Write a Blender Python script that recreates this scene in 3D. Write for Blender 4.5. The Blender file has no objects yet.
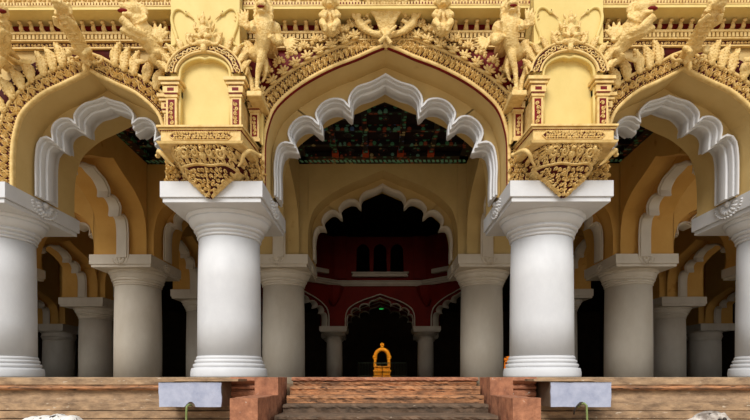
import bpy, math, random
from mathutils import Vector, Matrix
R = math.radians
COL = bpy.context.scene.collection
SC = bpy.context.scene

# ------------------------------------------------------------------ camera, sky, sun, exposure
F, YAW, CX, Z0, ZE, CY = 503.05, 0.0056, -0.162, 10.979, -0.0215, 378.3
cam_d = bpy.data.cameras.new('camera'); cam = bpy.data.objects.new('camera', cam_d); COL.objects.link(cam)
cam.location = (CX, -Z0, ZE)
cam.rotation_euler = (R(90), 0, YAW)
cam_d.sensor_width = 36.0; cam_d.lens = F/750*36.0
cam_d.shift_y = (CY-210)/750; cam_d.clip_end = 300
SC.camera = cam

w = bpy.data.worlds.new('sky'); SC.world = w; w.use_nodes = True
bg = w.node_tree.nodes['Background']
bg.inputs['Color'].default_value = (0.93, 0.97, 1.0, 1); bg.inputs['Strength'].default_value = .8
sun_d = bpy.data.lights.new('sun', 'SUN'); sun = bpy.data.objects.new('sun', sun_d); COL.objects.link(sun)
sun_d.energy = 2.6; sun_d.angle = R(28); sun_d.color = (1.0, 0.97, 0.93)
sun.rotation_euler = Vector((0.3, 1.0, -0.85)).to_track_quat('-Z', 'Y').to_euler()
# added unseen spot in the domed hall, brightens the far red wall
sk = bpy.data.lights.new('hall_fill_spot', 'SPOT'); sko = bpy.data.objects.new('hall_fill_spot', sk); COL.objects.link(sko)
sk.spot_size = R(62); sk.spot_blend = 1.0; sk.shadow_soft_size = .9; sk.energy = 520; sk.color = (1.0, 0.85, 0.7)
sko.location = (0, 12.5, 10.8); sko.rotation_euler = (Vector((0, 26, 2.6))-Vector((0, 12.5, 10.8))).to_track_quat('-Z', 'Y').to_euler()
SC.view_settings.view_transform = 'Standard'; SC.view_settings.look = 'None'
SC.view_settings.gamma = 1.0; SC.view_settings.use_curve_mapping = False
SC.view_settings.exposure = 0.12

def P(u, v, Y):
    """point of the plane Y seen at image position u, v"""
    dep = (Y+Z0)
    # solve x1 = X'+YAW*dep, y1 = dep - YAW*X'
    a = (u-375)/F
    X = (a*dep-YAW*dep)/(1+a*YAW)
    y1 = dep-YAW*X
    return (X+CX, Y, ZE+(CY-v)*y1/F)

# ------------------------------------------------------------------ materials
def srgb(c):
    return tuple(((x/255)/12.92 if x/255 <= .04045 else ((x/255+.055)/1.055)**2.4) for x in c)+(1,)
def mat(name, c1, c2=None, scale=(3, 3, 3), rough=.6, bump=0.0, bscale=40, detail=6, lo=.35, hi=.7, c3=None, c3t=.62, metal=0, emit=None, estr=0):
    m = bpy.data.materials.new(name); m.use_nodes = True
    nt = m.node_tree; N = nt.nodes; L = nt.links; b = N['Principled BSDF']
    b.inputs['Specular IOR Level'].default_value = .25; b.inputs['Roughness'].default_value = rough; b.inputs['Metallic'].default_value = metal
    b.inputs['Base Color'].default_value = srgb(c1)
    if emit:
        b.inputs['Emission Color'].default_value = srgb(emit); b.inputs['Emission Strength'].default_value = estr
    g = N.new('ShaderNodeNewGeometry')
    if c2:
        mp = N.new('ShaderNodeMapping'); mp.inputs['Scale'].default_value = scale
        L.new(g.outputs['Position'], mp.inputs['Vector'])
        n = N.new('ShaderNodeTexNoise'); n.inputs['Scale'].default_value = 1; n.inputs['Detail'].default_value = detail
        n.inputs['Roughness'].default_value = .65
        L.new(mp.outputs[0], n.inputs['Vector'])
        r = N.new('ShaderNodeValToRGB'); r.color_ramp.elements[0].position = lo; r.color_ramp.elements[1].position = hi
        r.color_ramp.elements[0].color = srgb(c1); r.color_ramp.elements[1].color = srgb(c2)
        L.new(n.outputs['Fac'], r.inputs[0]); out = r.outputs[0]
        if c3:
            n2 = N.new('ShaderNodeTexNoise'); n2.inputs['Scale'].default_value = 2.3; n2.inputs['Detail'].default_value = 8
            L.new(mp.outputs[0], n2.inputs['Vector'])
            r2 = N.new('ShaderNodeValToRGB'); r2.color_ramp.elements[0].position = c3t; r2.color_ramp.elements[1].position = c3t+.06
            L.new(n2.outputs['Fac'], r2.inputs[0])
            mx = N.new('ShaderNodeMix'); mx.data_type = 'RGBA'
            L.new(r2.outputs[0], mx.inputs['Factor']); L.new(out, mx.inputs['A']); mx.inputs['B'].default_value = srgb(c3)
            out = mx.outputs['Result']
        L.new(out, b.inputs['Base Color'])
    if bump:
        n3 = N.new('ShaderNodeTexNoise'); n3.inputs['Scale'].default_value = bscale; n3.inputs['Detail'].default_value = 5
        L.new(g.outputs['Position'], n3.inputs['Vector'])
        bp = N.new('ShaderNodeBump'); bp.inputs['Strength'].default_value = bump; bp.inputs['Distance'].default_value = .02
        L.new(n3.outputs['Fac'], bp.inputs['Height']); L.new(bp.outputs[0], b.inputs['Normal'])
    return m
WHITE = mat('white_limewash', (200, 200, 202), (213, 213, 214), (1.2, 1.2, .8), .45, .08, 25)
CREAMW = mat('aged_white_plaster', (204, 192, 174), (220, 210, 194), (1.2, 1.2, .6), .5, .1, 25)
OCHRE = mat('ochre_plaster', (192, 162, 104), (206, 178, 120), (.8, .8, .8), .7, .12, 20, c3=(180, 146, 86), c3t=.7)
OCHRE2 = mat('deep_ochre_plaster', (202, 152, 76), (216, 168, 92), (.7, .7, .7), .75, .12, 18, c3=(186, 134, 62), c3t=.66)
CREAM = mat('cream_stucco', (214, 188, 116), (226, 202, 132), (1.5, 1.5, 1), .6, .1, 30)
GOLD = mat('gilded_stucco', (206, 170, 102), (234, 204, 140), (9, 9, 9), .5, .25, 60)
CARVE = mat('carved_gilded_stucco', (212, 176, 106), (240, 210, 146), (12, 12, 12), .5)
def tool(m, sc, dist, st):
    nt = m.node_tree; N = nt.nodes; L = nt.links; b = N['Principled BSDF']
    g = N.new('ShaderNodeNewGeometry'); v = N.new('ShaderNodeTexVoronoi'); v.inputs['Scale'].default_value = sc
    n = N.new('ShaderNodeTexNoise'); n.inputs['Scale'].default_value = sc*.6; n.inputs['Distortion'].default_value = 1.5
    L.new(g.outputs['Position'], v.inputs['Vector']); L.new(g.outputs['Position'], n.inputs['Vector'])
    a = N.new('ShaderNodeMath'); a.operation = 'ADD'; L.new(v.outputs['Distance'], a.inputs[0]); L.new(n.outputs['Fac'], a.inputs[1])
    bp = N.new('ShaderNodeBump'); bp.inputs['Strength'].default_value = st; bp.inputs['Distance'].default_value = dist; bp.invert = True
    L.new(a.outputs[0], bp.inputs['Height']); L.new(bp.outputs[0], b.inputs['Normal'])
tool(CARVE, 30, .016, .7)
DKRED = mat('shaded_red_ground', (60, 7, 3), (84, 12, 6), (6, 6, 6), .7)  # red paint, darkened to put shade into the gaps between carvings
RED = mat('dark_red_paint', (98, 8, 4), (126, 14, 8), (6, 6, 6), .6)
REDWALL = mat('red_oxide_plaster', (112, 20, 8), (132, 28, 10), (1, 1, 1), .7, .1, 15)
STONE = mat('weathered_granite', (114, 92, 72), (182, 150, 116), (3.5, 8, 10), .85, .5, 30, lo=.32, hi=.68, c3=(190, 172, 150), c3t=.66)
TREAD = mat('worn_stair_stone', (70, 59, 49), (122, 98, 78), (4, 8, 10), .85, .5, 30, lo=.3, hi=.7, c3=(176, 158, 138), c3t=.68)
BRICK = mat('orange_worn_stone', (108, 80, 60), (190, 134, 92), (3, 6, 22), .8, .5, 30, lo=.36, hi=.62, c3=(70, 52, 42), c3t=.6)
TERRA = mat('terracotta_block', (124, 80, 60), (182, 124, 92), (7, 7, 7), .85, .6, 40, lo=.3, hi=.7, c3=(196, 184, 170), c3t=.68)
SLAB = mat('bluish_white_slab', (146, 152, 174), (172, 176, 194), (5, 5, 5), .7, .2, 30, lo=.3, hi=.6, c3=(150, 128, 110), c3t=.74)
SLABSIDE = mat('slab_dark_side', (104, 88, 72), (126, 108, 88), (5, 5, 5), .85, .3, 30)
FLOOR = mat('polished_floor', (136, 120, 98), (150, 134, 112), (1, 1, 1), .5)
GROUND = mat('sandy_ground', (190, 174, 150), (206, 190, 166), (1, 1, 1), .9, .3, 10)
DARKCEIL = mat('dark_plaster', (60, 44, 28), (80, 58, 38), (1, 1, 1), .8)  # dark brown; on the far walls the colour stands in for deep shade
SHRINE = mat('throne_gilding', (236, 150, 24), (250, 180, 50), (12, 12, 12), .4, .3, 50)
BRASS = mat('tarnished_railing', (70, 90, 84), (110, 110, 70), (10, 10, 10), .5)
STATUE = mat('peeling_white_statue', (214, 208, 200), (232, 228, 222), (6, 6, 6), .8, .5, 30, c3=(40, 34, 32), c3t=.56)
STATUEG = mat('grey_stone_statue', (120, 108, 98), (206, 196, 186), (5, 5, 5), .7, .5, 30, lo=.4, hi=.6, c3=(40, 32, 28), c3t=.62)
ORANGE = mat('orange_cloth', (226, 112, 14), (240, 136, 30), (8, 8, 8), .8)
GREEN = mat('green_plastic', (110, 124, 70), (134, 146, 92), (9, 9, 9), .5)
GREENSIGN = mat('green_lit_sign', (30, 160, 60), emit=(40, 220, 90), estr=.6)
IRON = mat('dark_iron', (46, 40, 36), (62, 54, 46), (9, 9, 9), .6)
DKCLOTH = mat('dark_hair', (30, 22, 18), (40, 30, 24), (9, 9, 9), .7)

def painted(name):
    m = bpy.data.materials.new(name); m.use_nodes = True
    nt = m.node_tree; N = nt.nodes; L = nt.links; b = N['Principled BSDF']; b.inputs['Roughness'].default_value = .5
    g = N.new('ShaderNodeNewGeometry')
    v = N.new('ShaderNodeTexVoronoi'); v.inputs['Scale'].default_value = 7.5; v.inputs['Randomness'].default_value = .45
    L.new(g.outputs['Position'], v.inputs['Vector'])
    r = N.new('ShaderNodeValToRGB'); cr = r.color_ramp; cr.interpolation = 'CONSTANT'
    cols = [(0, (22, 12, 10)), (.3, (70, 140, 100)), (.45, (150, 70, 46)), (.6, (18, 12, 12)), (.72, (96, 150, 130)), (.82, (170, 150, 100)), (.9, (80, 110, 160))]
    cr.elements[0].position = 0; cr.elements[0].color = srgb(cols[0][1]); cr.elements[1].position = cols[1][0]; cr.elements[1].color = srgb(cols[1][1])
    for p_, c in cols[2:]:
        e = cr.elements.new(p_); e.color = srgb(c)
    L.new(v.outputs['Color'], r.inputs[0])
    lt = N.new('ShaderNodeMath'); lt.operation = 'LESS_THAN'; lt.inputs[1].default_value = .46
    L.new(v.outputs['Distance'], lt.inputs[0])
    mx = N.new('ShaderNodeMix'); mx.data_type = 'RGBA'; mx.inputs['A'].default_value = srgb((20, 12, 12))
    L.new(lt.outputs[0], mx.inputs['Factor']); L.new(r.outputs[0], mx.inputs['B'])
    L.new(mx.outputs['Result'], b.inputs['Base Color'])
    return m
PAINTED = painted('painted_ceiling')
TEAL = mat('teal_paint', (110, 190, 160), (150, 210, 180), (9, 9, 9), .6)
ORED = mat('vermilion_paint', (170, 60, 30), (190, 80, 40), (9, 9, 9), .6)
PDARK = mat('painted_dark_panel', (24, 14, 14), (44, 26, 18), (14, 14, 14), .6)

# ------------------------------------------------------------------ mesh helpers
class MB:
    def __init__(s): s.v = []; s.f = []
    def add(s, vs, fs):
        b = len(s.v); s.v += [tuple(p) for p in vs]; s.f += [tuple(i+b for i in f) for f in fs]; return s
    def box(s, x0, x1, y0, y1, z0, z1):
        vs = [(x, y, z) for x in (x0, x1) for y in (y0, y1) for z in (z0, z1)]
        return s.add(vs, [(0, 1, 3, 2), (4, 6, 7, 5), (0, 4, 5, 1), (2, 3, 7, 6), (0, 2, 6, 4), (1, 5, 7, 3)])
    def grid(s, rows, closed_u=False, closed_v=False):
        n = len(rows); m = len(rows[0]); vs = [p for r in rows for p in r]; fs = []
        for i in range(n if closed_u else n-1):
            for j in range(m if closed_v else m-1):
                a = i*m+j; b_ = i*m+(j+1) % m; c = ((i+1) % n)*m+(j+1) % m; d = ((i+1) % n)*m+j
                fs.append((a, b_, c, d))
        return s.add(vs, fs)
    def lathe(s, prof, n=48, c=(0, 0, 0), cap=True):
        rows = [[(c[0]+r*math.cos(2*math.pi*k/n), c[1]+r*math.sin(2*math.pi*k/n), c[2]+z) for k in range(n)] for r, z in prof]
        b = len(s.v); s.grid(rows, closed_v=True)
        if cap:
            s.f.append(tuple(b+k for k in range(n))[::-1]); e = b+(len(prof)-1)*n; s.f.append(tuple(e+k for k in range(n)))
        return s
    def tube(s, pts, rad, n=8, sx=1.0):
        pts = [Vector(p) for p in pts]
        if not hasattr(rad, '__len__'): rad = [rad]*len(pts)
        rows = []; up = Vector((0, 0, 1)); prev = None
        for i, p in enumerate(pts):
            t = (pts[min(i+1, len(pts)-1)]-pts[max(i-1, 0)]).normalized()
            if prev is None:
                a = up if abs(t.dot(up)) < .9 else Vector((1, 0, 0)); prev = t.cross(a).normalized()
            e1 = (prev-t*prev.dot(t)).normalized(); e2 = t.cross(e1); prev = e1
            rows.append([tuple(p+(e1*math.cos(2*math.pi*k/n)+e2*math.sin(2*math.pi*k/n))*rad[i]) for k in range(n)])
        b = len(s.v); s.grid(rows, closed_v=True)
        s.f.append(tuple(b+k for k in range(n))[::-1]); e = b+(len(pts)-1)*n; s.f.append(tuple(e+k for k in range(n)))
        return s
    def ell(s, c, r, n=10, m=6, rot=None):
        if not hasattr(r, '__len__'): r = (r, r, r)
        rows = []
        for i in range(m+1):
            a = -math.pi/2+math.pi*i/m
            row = []
            for k in range(n):
                q = Vector((math.cos(a)*math.cos(2*math.pi*k/n)*r[0], math.cos(a)*math.sin(2*math.pi*k/n)*r[1], math.sin(a)*r[2]))
                if rot is not None: q = rot @ q
                row.append((c[0]+q.x, c[1]+q.y, c[2]+q.z))
            rows.append(row)
        return s.grid(rows, closed_v=True)
    def build(s, name, m, parent=None, smooth=False, loc=None, bevel=0):
        me = bpy.data.meshes.new(name); me.from_pydata(s.v, [], s.f); me.materials.append(m); me.validate()
        if smooth: me.polygons.foreach_set('use_smooth', [True]*len(me.polygons))
        me.update()
        o = bpy.data.objects.new(name, me); COL.objects.link(o)
        if parent: o.parent = parent
        if loc: o.location = loc
        if bevel:
            bm = o.modifiers.new('bevel', 'BEVEL'); bm.width = bevel; bm.segments = 2; bm.limit_method = 'ANGLE'
        return o
def thing(name, label, cat, loc=(0, 0, 0), rz=0, group=None):
    o = bpy.data.objects.new(name, None); COL.objects.link(o); o.location = loc; o.rotation_euler = (0, 0, rz)
    return tag(o, label, cat, group)
def tag(o, label, cat, group=None):
    o['label'] = label; o['category'] = cat
    if group: o['group'] = group
    return o
def struct(o): o['kind'] = 'structure'; return o
def dup(root, loc, rz=0, label=None, group=None, scale=None):
    r = root.copy(); COL.objects.link(r); r.location = loc; r.rotation_euler = (0, 0, rz)
    if scale: r.scale = scale
    if label: r['label'] = label
    if group: r['group'] = group
    for ch in list(root.children):
        c = ch.copy(); COL.objects.link(c); c.parent = r
        for g in ch.children:
            d = g.copy(); COL.objects.link(d); d.parent = c
    return r

# ------------------------------------------------------------------ layout
XI, XO, XA = 3.4, 8.42, 13.44
ROW = [0.0, 6.32, 12.64, 18.96]
H, H2 = 3.81, 3.95
CEIL = 6.93

# setting
struct(MB().box(-24, 24, -1.95, 44, -.12, 0).build('floor', FLOOR))
struct(MB().box(-60, 60, -60, 44, -1.7, -1.5).build('ground', GROUND))
mb = MB()
mb.box(-24, 24, 1.06, 7.2, CEIL+.38, CEIL+.6)
struct(mb.build('ceiling', DARKCEIL))
mb = MB()
for sx in (-1, 1):
    mb.box(min(sx*5.5, sx*24), max(sx*5.5, sx*24), 7.2, 44, CEIL+.35, CEIL+.6)
struct(mb.build('ceiling_aisles', DARKCEIL))
struct(MB().box(-24.2, -24, -1.1, 44, 0, 7.5).build('wall_left', DARKCEIL))
struct(MB().box(24, 24.2, -1.1, 44, 0, 7.5).build('wall_right', DARKCEIL))
struct(MB().box(-24.2, 24.2, 44, 44.2, 0, 16).build('wall_back', DARKCEIL))
struct(MB().box(-11, 11, 7.2, 7.4, CEIL+.3, 16).build('wall_dome_front', REDWALL))
struct(MB().box(-11, 11, 7.2, 44, 16, 16.2).build('ceiling_dome', DARKCEIL))
mb = MB()
for sx in (-1, 1): mb.box(min(sx*11, sx*11.2), max(sx*11, sx*11.2), 7.2, 44, CEIL+.3, 16)
struct(mb.build('wall_dome_sides', REDWALL))
# upper front wall between the arches and the entablature (red ground), built with the arches below

struct(MB().box(-14, 14, -1.95, -1.3, -1.5, -.125).build('trim_1', STONE))
# ------------------------------------------------------------------ columns
FRONT_SHAFT = [(.655, .45), (.652, 1.2), (.64, 2.1), (.622, 2.94)]
def rnd(r0, z0, r1, z1, bulge, n=5):
    out = []
    for i in range(n+1):
        t = i/n; d = math.sin(math.pi*t)*bulge
        out.append((r0+(r1-r0)*t+d, z0+(z1-z0)*t))
    return out
def column_parts(root, r, h, m, base=True, aw=1.0, ad=1.23, rc=.9):
    q = h-.40
    if base:
        MB().lathe([(r+.13, 0)]+rnd(r+.135, .0, r+.12, .19, .012)+[(r+.095, .197), (r+.07, .2), (r+.07, .215)]+rnd(r+.08, .22, r+.072, .285, .014)+[(r+.05, .29), (r+.035, .293), (r+.035, .305)]+rnd(r+.045, .31, r+.04, .37, .014)+[(r+.018, .375), (r+.018, .385), (r+.026, .39), (r+.02, .43), (r, .45)], 64).build('base', m, root, True)
    z0 = .45 if base else 0
    MB().lathe([(r, z0), (r-.003, 1.2), (r-.012, 2.1), (r-.03, q-.47)], 64).build('shaft', m, root, True)
    a = r-.03
    pr = [(a, q-.47)]+rnd(a+.02, q-.465, a+.022, q-.425, .014)+[(a+.01, q-.42), (a+.008, q-.405)]
    pr += rnd(a+.03, q-.40, a+.045, q-.345, .016)+[(a+.03, q-.338), (a+.03, q-.328)]+rnd(a+.07, q-.322, a+.09, q-.265, .018)+[(a+.075, q-.258), (a+.075, q-.248)]
    s = rc-.05
    pr += [(a+.09+(s-a-.09)*(.65*math.sin(t*math.pi/2)+.35*t), q-.24+.16*(.6*(1-math.cos(t*math.pi/2))+.4*t)) for t in (0, .15, .3, .45, .6, .75, .9, 1)]
    pr += rnd(s, q-.08, rc, q-.01, .018)+[(rc, q)]
    MB().lathe(pr, 64).build('capital', m, root, True)
    b = MB().box(-aw+.04, aw-.04, -ad+.04, ad-.04, q, q+.085).box(-aw, aw, -ad, ad, q+.09, h)
    b.box(-aw+.05, aw-.05, -ad+.05, ad-.05, q+.08, q+.1)
    b.build('abacus', m, root, bevel=.008)
def boss(root, y, z, m, rx=0, sc=1.0):
    """carved flower below the end of a rib, on the abacus side"""
    b = MB()
    b.ell((0, 0, .02), (.05, .04, .06), 8, 5)
    for k in range(9):
        a = math.pi*(k/8)+math.pi
        b.ell((math.cos(a)*.12, 0, math.sin(a)*.13), (.035, .03, .05), 6, 4, Matrix.Rotation(-a-math.pi/2, 3, 'Y'))
    for k in range(15):
        a = math.pi*(k/14)+math.pi
        b.ell((math.cos(a)*.24, 0, math.sin(a)*.2), (.018, .02, .018), 6, 4)
    if m is WHITE: b.v = [(x*1.7, y_*1.9, z_*1.25+.05) for x, y_, z_ in b.v]
    o = b.build('floral_boss', m, root, True)
    return o
cols = []
def put_column(x, row, r, h, m, label, base=True, zoff=0, group=None):
    t = thing('round_column', label, 'column', (x, ROW[row], 0), 0, group)
    column_parts(t, r, h, m, base, rc=.9 if r < .7 else .93)
    return t
left = {-1: 'left', 1: 'right'}
for s in (-1, 1):
    c = put_column(s*XI, 0, .672, H, WHITE, f'large white front column just {left[s]} of the central stairs, under the gilded niche pier')
    o = boss(c, 0, 0, WHITE); o.rotation_euler = (0, 0, R(90)); o.location = (-s*1.0, -.05, H-.14)
    c = put_column(s*XO, 0, .672, H, WHITE, f'white front column cut by the {left[s]} edge of the photo')
    o = boss(c, 0, 0, WHITE); o.rotation_euler = (0, 0, R(90)); o.location = (-s*1.0, -.05, H-.14)
    c = put_column(s*XI, 1, .725, H2, CREAMW, f'plain grey-white second-row column {left[s]} of the throne, with one side behind a front column', False)
    boss(c, 0, 0, CREAMW).location = (0, -1.23, H2-.14)
    o = boss(c, 0, 0, CREAMW); o.rotation_euler = (0, 0, R(90)); o.location = (-s*1.0, -.05, H2-.14)
    c = put_column(s*XO, 1, .765, H2, CREAMW, f'thick second-row column fully in view through the {left[s]} front arch', False)
    boss(c, 0, 0, CREAMW).location = (0, -1.23, H2-.14)
    o = boss(c, 0, 0, CREAMW); o.rotation_euler = (0, 0, R(90)); o.location = (-s*1.0, -.05, H2-.14)
    put_column(s*XA, 1, .725, H2, CREAMW, f'second-row column mostly behind the outermost {left[s]} front column', False)
    put_column(s*XO, 2, .725, H2, CREAMW, f'dim third-row column peeping between two nearer columns on the {left[s]}', False)
    put_column(s*XA, 2, .725, 3.6, CREAMW, f'shaded third-row column between the {left[s]} edge column and the thick second-row one', False)
    put_column(s*19.2, 3, .86, 3.1, CREAMW, f'lowest, darkest column deep in the {left[s]} aisle', False)
    put_column(s*3.4, 0, .6, 3.75, CREAMW, f'faint column in the darkness beyond the far red arch on the {left[s]}', False).location = (s*3.95, 32.6, 0)
    put_column(s*3.4, 0, .6, 3.75, CREAMW, f'small far column at the {left[s]} foot of the red arch behind the throne', False).location = (s*3.4, 26.6, 0)

# ------------------------------------------------------------------ arches
MAIN = dict(foils=[[(0, 6.37), (.18, 6.26), (.35, 6.18), (.58, 6.11), (.72, 5.98), (.79, 5.82), (.78, 5.71)],
                   [(.78, 5.71), (.89, 5.83), (1.13, 5.85), (1.34, 5.75), (1.46, 5.59), (1.485, 5.50), (1.43, 5.34)],
                   [(1.43, 5.34), (1.55, 5.46), (1.75, 5.48), (1.94, 5.36), (2.04, 5.20), (2.055, 5.07), (2.0, 4.93)],
                   [(2.0, 4.93), (2.13, 4.95), (2.26, 4.86), (2.32, 4.67), (2.35, 4.4), (2.34, 4.1), (2.34, 3.81)]],
            smooth=[(0, 6.58), (.28, 6.47), (.57, 6.34), (1.06, 6.15), (1.61, 5.86), (2.01, 5.56), (2.24, 5.29), (2.36, 4.95), (2.41, 4.65), (2.42, 4.2), (2.42, 3.81)], half=2.42, foot=3.81)
SIDE = dict(foils=[[(0, 5.90), (.12, 5.85), (.24, 5.81), (.42, 5.76), (.58, 5.62), (.65, 5.49), (.63, 5.38)],
                   [(.63, 5.38), (.72, 5.45), (.90, 5.45), (1.055, 5.35), (1.12, 5.2), (1.10, 5.02)],
                   [(1.10, 5.02), (1.21, 5.08), (1.36, 5.02), (1.43, 4.86), (1.46, 4.55), (1.46, 4.1), (1.455, 3.81)]],
            smooth=[(0, 6.11), (.22, 5.98), (.55, 5.82), (.94, 5.63), (1.33, 5.27), (1.48, 4.84), (1.53, 4.4), (1.53, 3.81)], half=1.53, foot=3.81)
def crom(pts, n=5):
    out = []
    for i in range(len(pts)-1):
        p0 = pts[max(i-1, 0)]; p1 = pts[i]; p2 = pts[i+1]; p3 = pts[min(i+2, len(pts)-1)]
        for k in range(n):
            t = k/n
            out.append(tuple(.5*((2*b)+(-a+c)*t+(2*a-5*b+4*c-d)*t*t+(-a+3*b-3*c+d)*t**3) for a, b, c, d in zip(p0, p1, p2, p3)))
    out.append(tuple(pts[-1])); return out
def scaled(D, hx, zlow=3.81, ztop=None, base=3.81):
    """a design stretched to half-span hx, foot at zlow"""
    k = hx/D['half']; a = D['smooth'][0][1]; zt = ztop if ztop else a+(zlow-base)
    fz = lambda z: zlow+(z-base)*(zt-zlow)/(a-base)
    return dict(foils=[[(x*k, fz(z)) for x, z in f] for f in D['foils']], foot=zlow,
                smooth=[(x*k, fz(z)) for x, z in D['smooth']], half=hx)
def seg_hit(a, b, c, d):
    r = b-a; q = d-c; den = r.x*q.y-r.y*q.x
    if abs(den) < 1e-12: return None
    t = ((c.x-a.x)*q.y-(c.y-a.y)*q.x)/den; u = ((c.x-a.x)*r.y-(c.y-a.y)*r.x)/den
    return (t, u) if 0 <= t <= 1 and 0 <= u <= 1 else None
def rib_outline(D, dl, n=11):
    P_ = []
    for fi, f in enumerate(D['foils']):
        q = [Vector(p) for p in crom(f, 6)]; m = len(q); out = []
        for i in range(m):
            t = (q[min(i+1, m-1)]-q[max(i-1, 0)]).normalized(); out.append(q[i]+Vector((t.y, -t.x))*dl)
        ex = .01+dl*1.6
        a = (out[0]-out[1]).normalized(); out.insert(0, out[0]+a*ex)
        if fi < len(D['foils'])-1: a = (out[-1]-out[-2]).normalized(); out.append(out[-1]+a*ex)
        P_.append(out)
    # apex on the centre line
    f = P_[0]
    for i in range(len(f)-1):
        if f[i].x <= 0 <= f[i+1].x:
            t = -f[i].x/max(f[i+1].x-f[i].x, 1e-9); f[:i+1] = [f[i].lerp(f[i+1], t)]; break
    else: f[0] = Vector((0, f[0].y))
    for k in range(len(P_)-1):
        A, B = P_[k], P_[k+1]; hit = None
        for i in range(len(A)-2, len(A)//2, -1):
            for j in range(0, len(B)//2):
                h = seg_hit(A[i], A[i+1], B[j], B[j+1])
                if h: hit = (i, j, A[i].lerp(A[i+1], h[0]))
        if hit: i, j, p = hit; P_[k] = A[:i+1]+[p]; P_[k+1] = [p]+B[j+1:]
        else:
            p = (A[-1]+B[0])/2; P_[k] = A[:-1]+[p]; P_[k+1] = [p]+B[1:]
    right = []
    for f in P_:
        L = [0]
        for a, b in zip(f[:-1], f[1:]): L.append(L[-1]+(b-a).length)
        for k in range(n):
            t = L[-1]*k/n; i = 0
            while L[i+1] < t: i += 1
            p = f[i].lerp(f[i+1], (t-L[i])/max(L[i+1]-L[i], 1e-9)); right.append((p.x, p.y))
    right.append((P_[-1][-1].x, D['foot']))
    return [(-x, z) for x, z in right[::-1]]+right[1:]
def smooth_full(D, n=5):
    r = crom(D['smooth'], n); return [(-x, z) for x, z in r[::-1]]+r[1:]
PROF = [(0, -.38), (-.005, -.44), (.01, -.47), (.042, -.47), (.05, -.45), (.05, -.41), (.034, -.40), (.034, -.365), (.045, -.36), (.07, -.36), (.075, -.34), (.075, -.24), (.058, -.23), (.058, -.195), (.08, -.19), (.098, -.18), (.102, -.16), (.102, .04), (.08, .07), (.07, .12), (.05, .16), (.05, .24), (0, .3)]
PROF2 = [(0, -.40), (-.005, -.44), (.01, -.47), (.035, -.47), (.042, -.45), (.042, -.42), (.028, -.41), (.028, -.38), (.05, -.375), (.06, -.36), (.06, .1), (.05, .14), (.03, .2), (0, .22)]
def arch(D, x0, x1, ztop, yf, yb, loc, rz, label, mwall=OCHRE, mrib=WHITE, ribscale=1.0, infill=True, group=None, n=11):
    """one arch: masonry with a smooth opening, a thinner inner screen and the white cusped rib"""
    x0, x1 = -D['half'], D['half']
    t = thing('scalloped_arch', label, 'arch', loc, rz, group)
    sm = smooth_full(D); mb = MB(); zf = D['foot']
    full = [(x0, zf)] + sm + [(x1, zf)]
    for y, flip in ((yf, 0), (yb, 1)):
        rows = [[(x, y, z) for x, z in full], [(x, y, ztop) for x, z in full]]
        mb.grid(rows)
    mb.grid([[(x, yf, z) for x, z in sm], [(x, yb, z) for x, z in sm]])
    mb.add([(x0, yf, ztop), (x1, yf, ztop), (x1, yb, ztop), (x0, yb, ztop)], [(0, 1, 2, 3)])
    for xx, xs in ((x0, sm[0][0]), (x1, sm[-1][0])):
        mb.add([(xx, yf, zf), (xs, yf, zf), (xs, yb, zf), (xx, yb, zf)], [(0, 1, 2, 3)])
        mb.add([(xx, yf, zf), (xx, yb, zf), (xx, yb, ztop), (xx, yf, ztop)], [(0, 1, 2, 3)])
    mb.build('masonry', mwall, t)
    base = rib_outline(D, 0, n)
    if infill:
        zc = D['foot']+.45
        pol = sorted([(math.atan2(z-zc, x), math.hypot(x, z-zc)) for x, z in smooth_full(D, 12) if z >= zc-.2])
        def rs(a):
            for (a0, r0), (a1, r1) in zip(pol[:-1], pol[1:]):
                if a0 <= a <= a1: return r0+(r1-r0)*(a-a0)/max(a1-a0, 1e-6)
            return pol[0][1]
        outer = []
        for x, z in base:
            if z <= zc: outer.append((math.copysign(D['half'], x), z))
            else:
                a = math.atan2(z-zc, x); q = rs(a); outer.append((q*math.cos(a), zc+q*math.sin(a)))
        mb = MB()
        for y in (-.3, .2):
            mb.grid([[(x, y*ribscale, z) for x, z in base], [(x, y*ribscale, z) for x, z in outer]])
        mb.build('inner_screen', mwall, t)
    rows = []
    for dl, y in (PROF if mrib is WHITE else PROF2):
        rows.append([(x, y*ribscale, z) for x, z in rib_outline(D, dl, n)])
    mb = MB().grid(rows, closed_u=True); m_ = len(rows[0])
    mb.f.append(tuple(i*m_ for i in range(len(rows)))); mb.f.append(tuple(i*m_+m_-1 for i in range(len(rows)))[::-1])
    o = mb.build('white_rib', mrib, t, True)
    es = o.modifiers.new('split', 'EDGE_SPLIT'); es.split_angle = R(38)
    if mwall is REDWALL:
        MB().tube([(x, yf-.02, z) for x, z in sm], .045, 6).build('outline_moulding', mrib, t, True)
    return t
mids = (XI+XO)/2; hs = (XO-XI)/2
arch(MAIN, -XI, XI, 7.6, -.9, 1.05, (0, 0, 0), 0, 'widest front arch with white scalloped rib above the stairs', n=12)
arch(SIDE, -hs, hs, 7.6, -.9, 1.05, (-mids, 0, 0), 0, 'narrower front arch with white scalloped rib at the left of the photo')
arch(SIDE, -hs, hs, 7.6, -.9, 1.05, (mids, 0, 0), 0, 'narrower front arch with white scalloped rib at the right of the photo')
M2 = scaled(MAIN, 2.42, H2); S2 = scaled(SIDE, 1.53, H2); T1 = scaled(SIDE, 2.05, H2-.1, 6.2); 
arch(M2, -XI, XI, 7.3, -1.0, 1.05, (0, ROW[1], 0), 0, 'ochre scalloped arch framing the dark hall and the throne', OCHRE, CREAMW)
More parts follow.
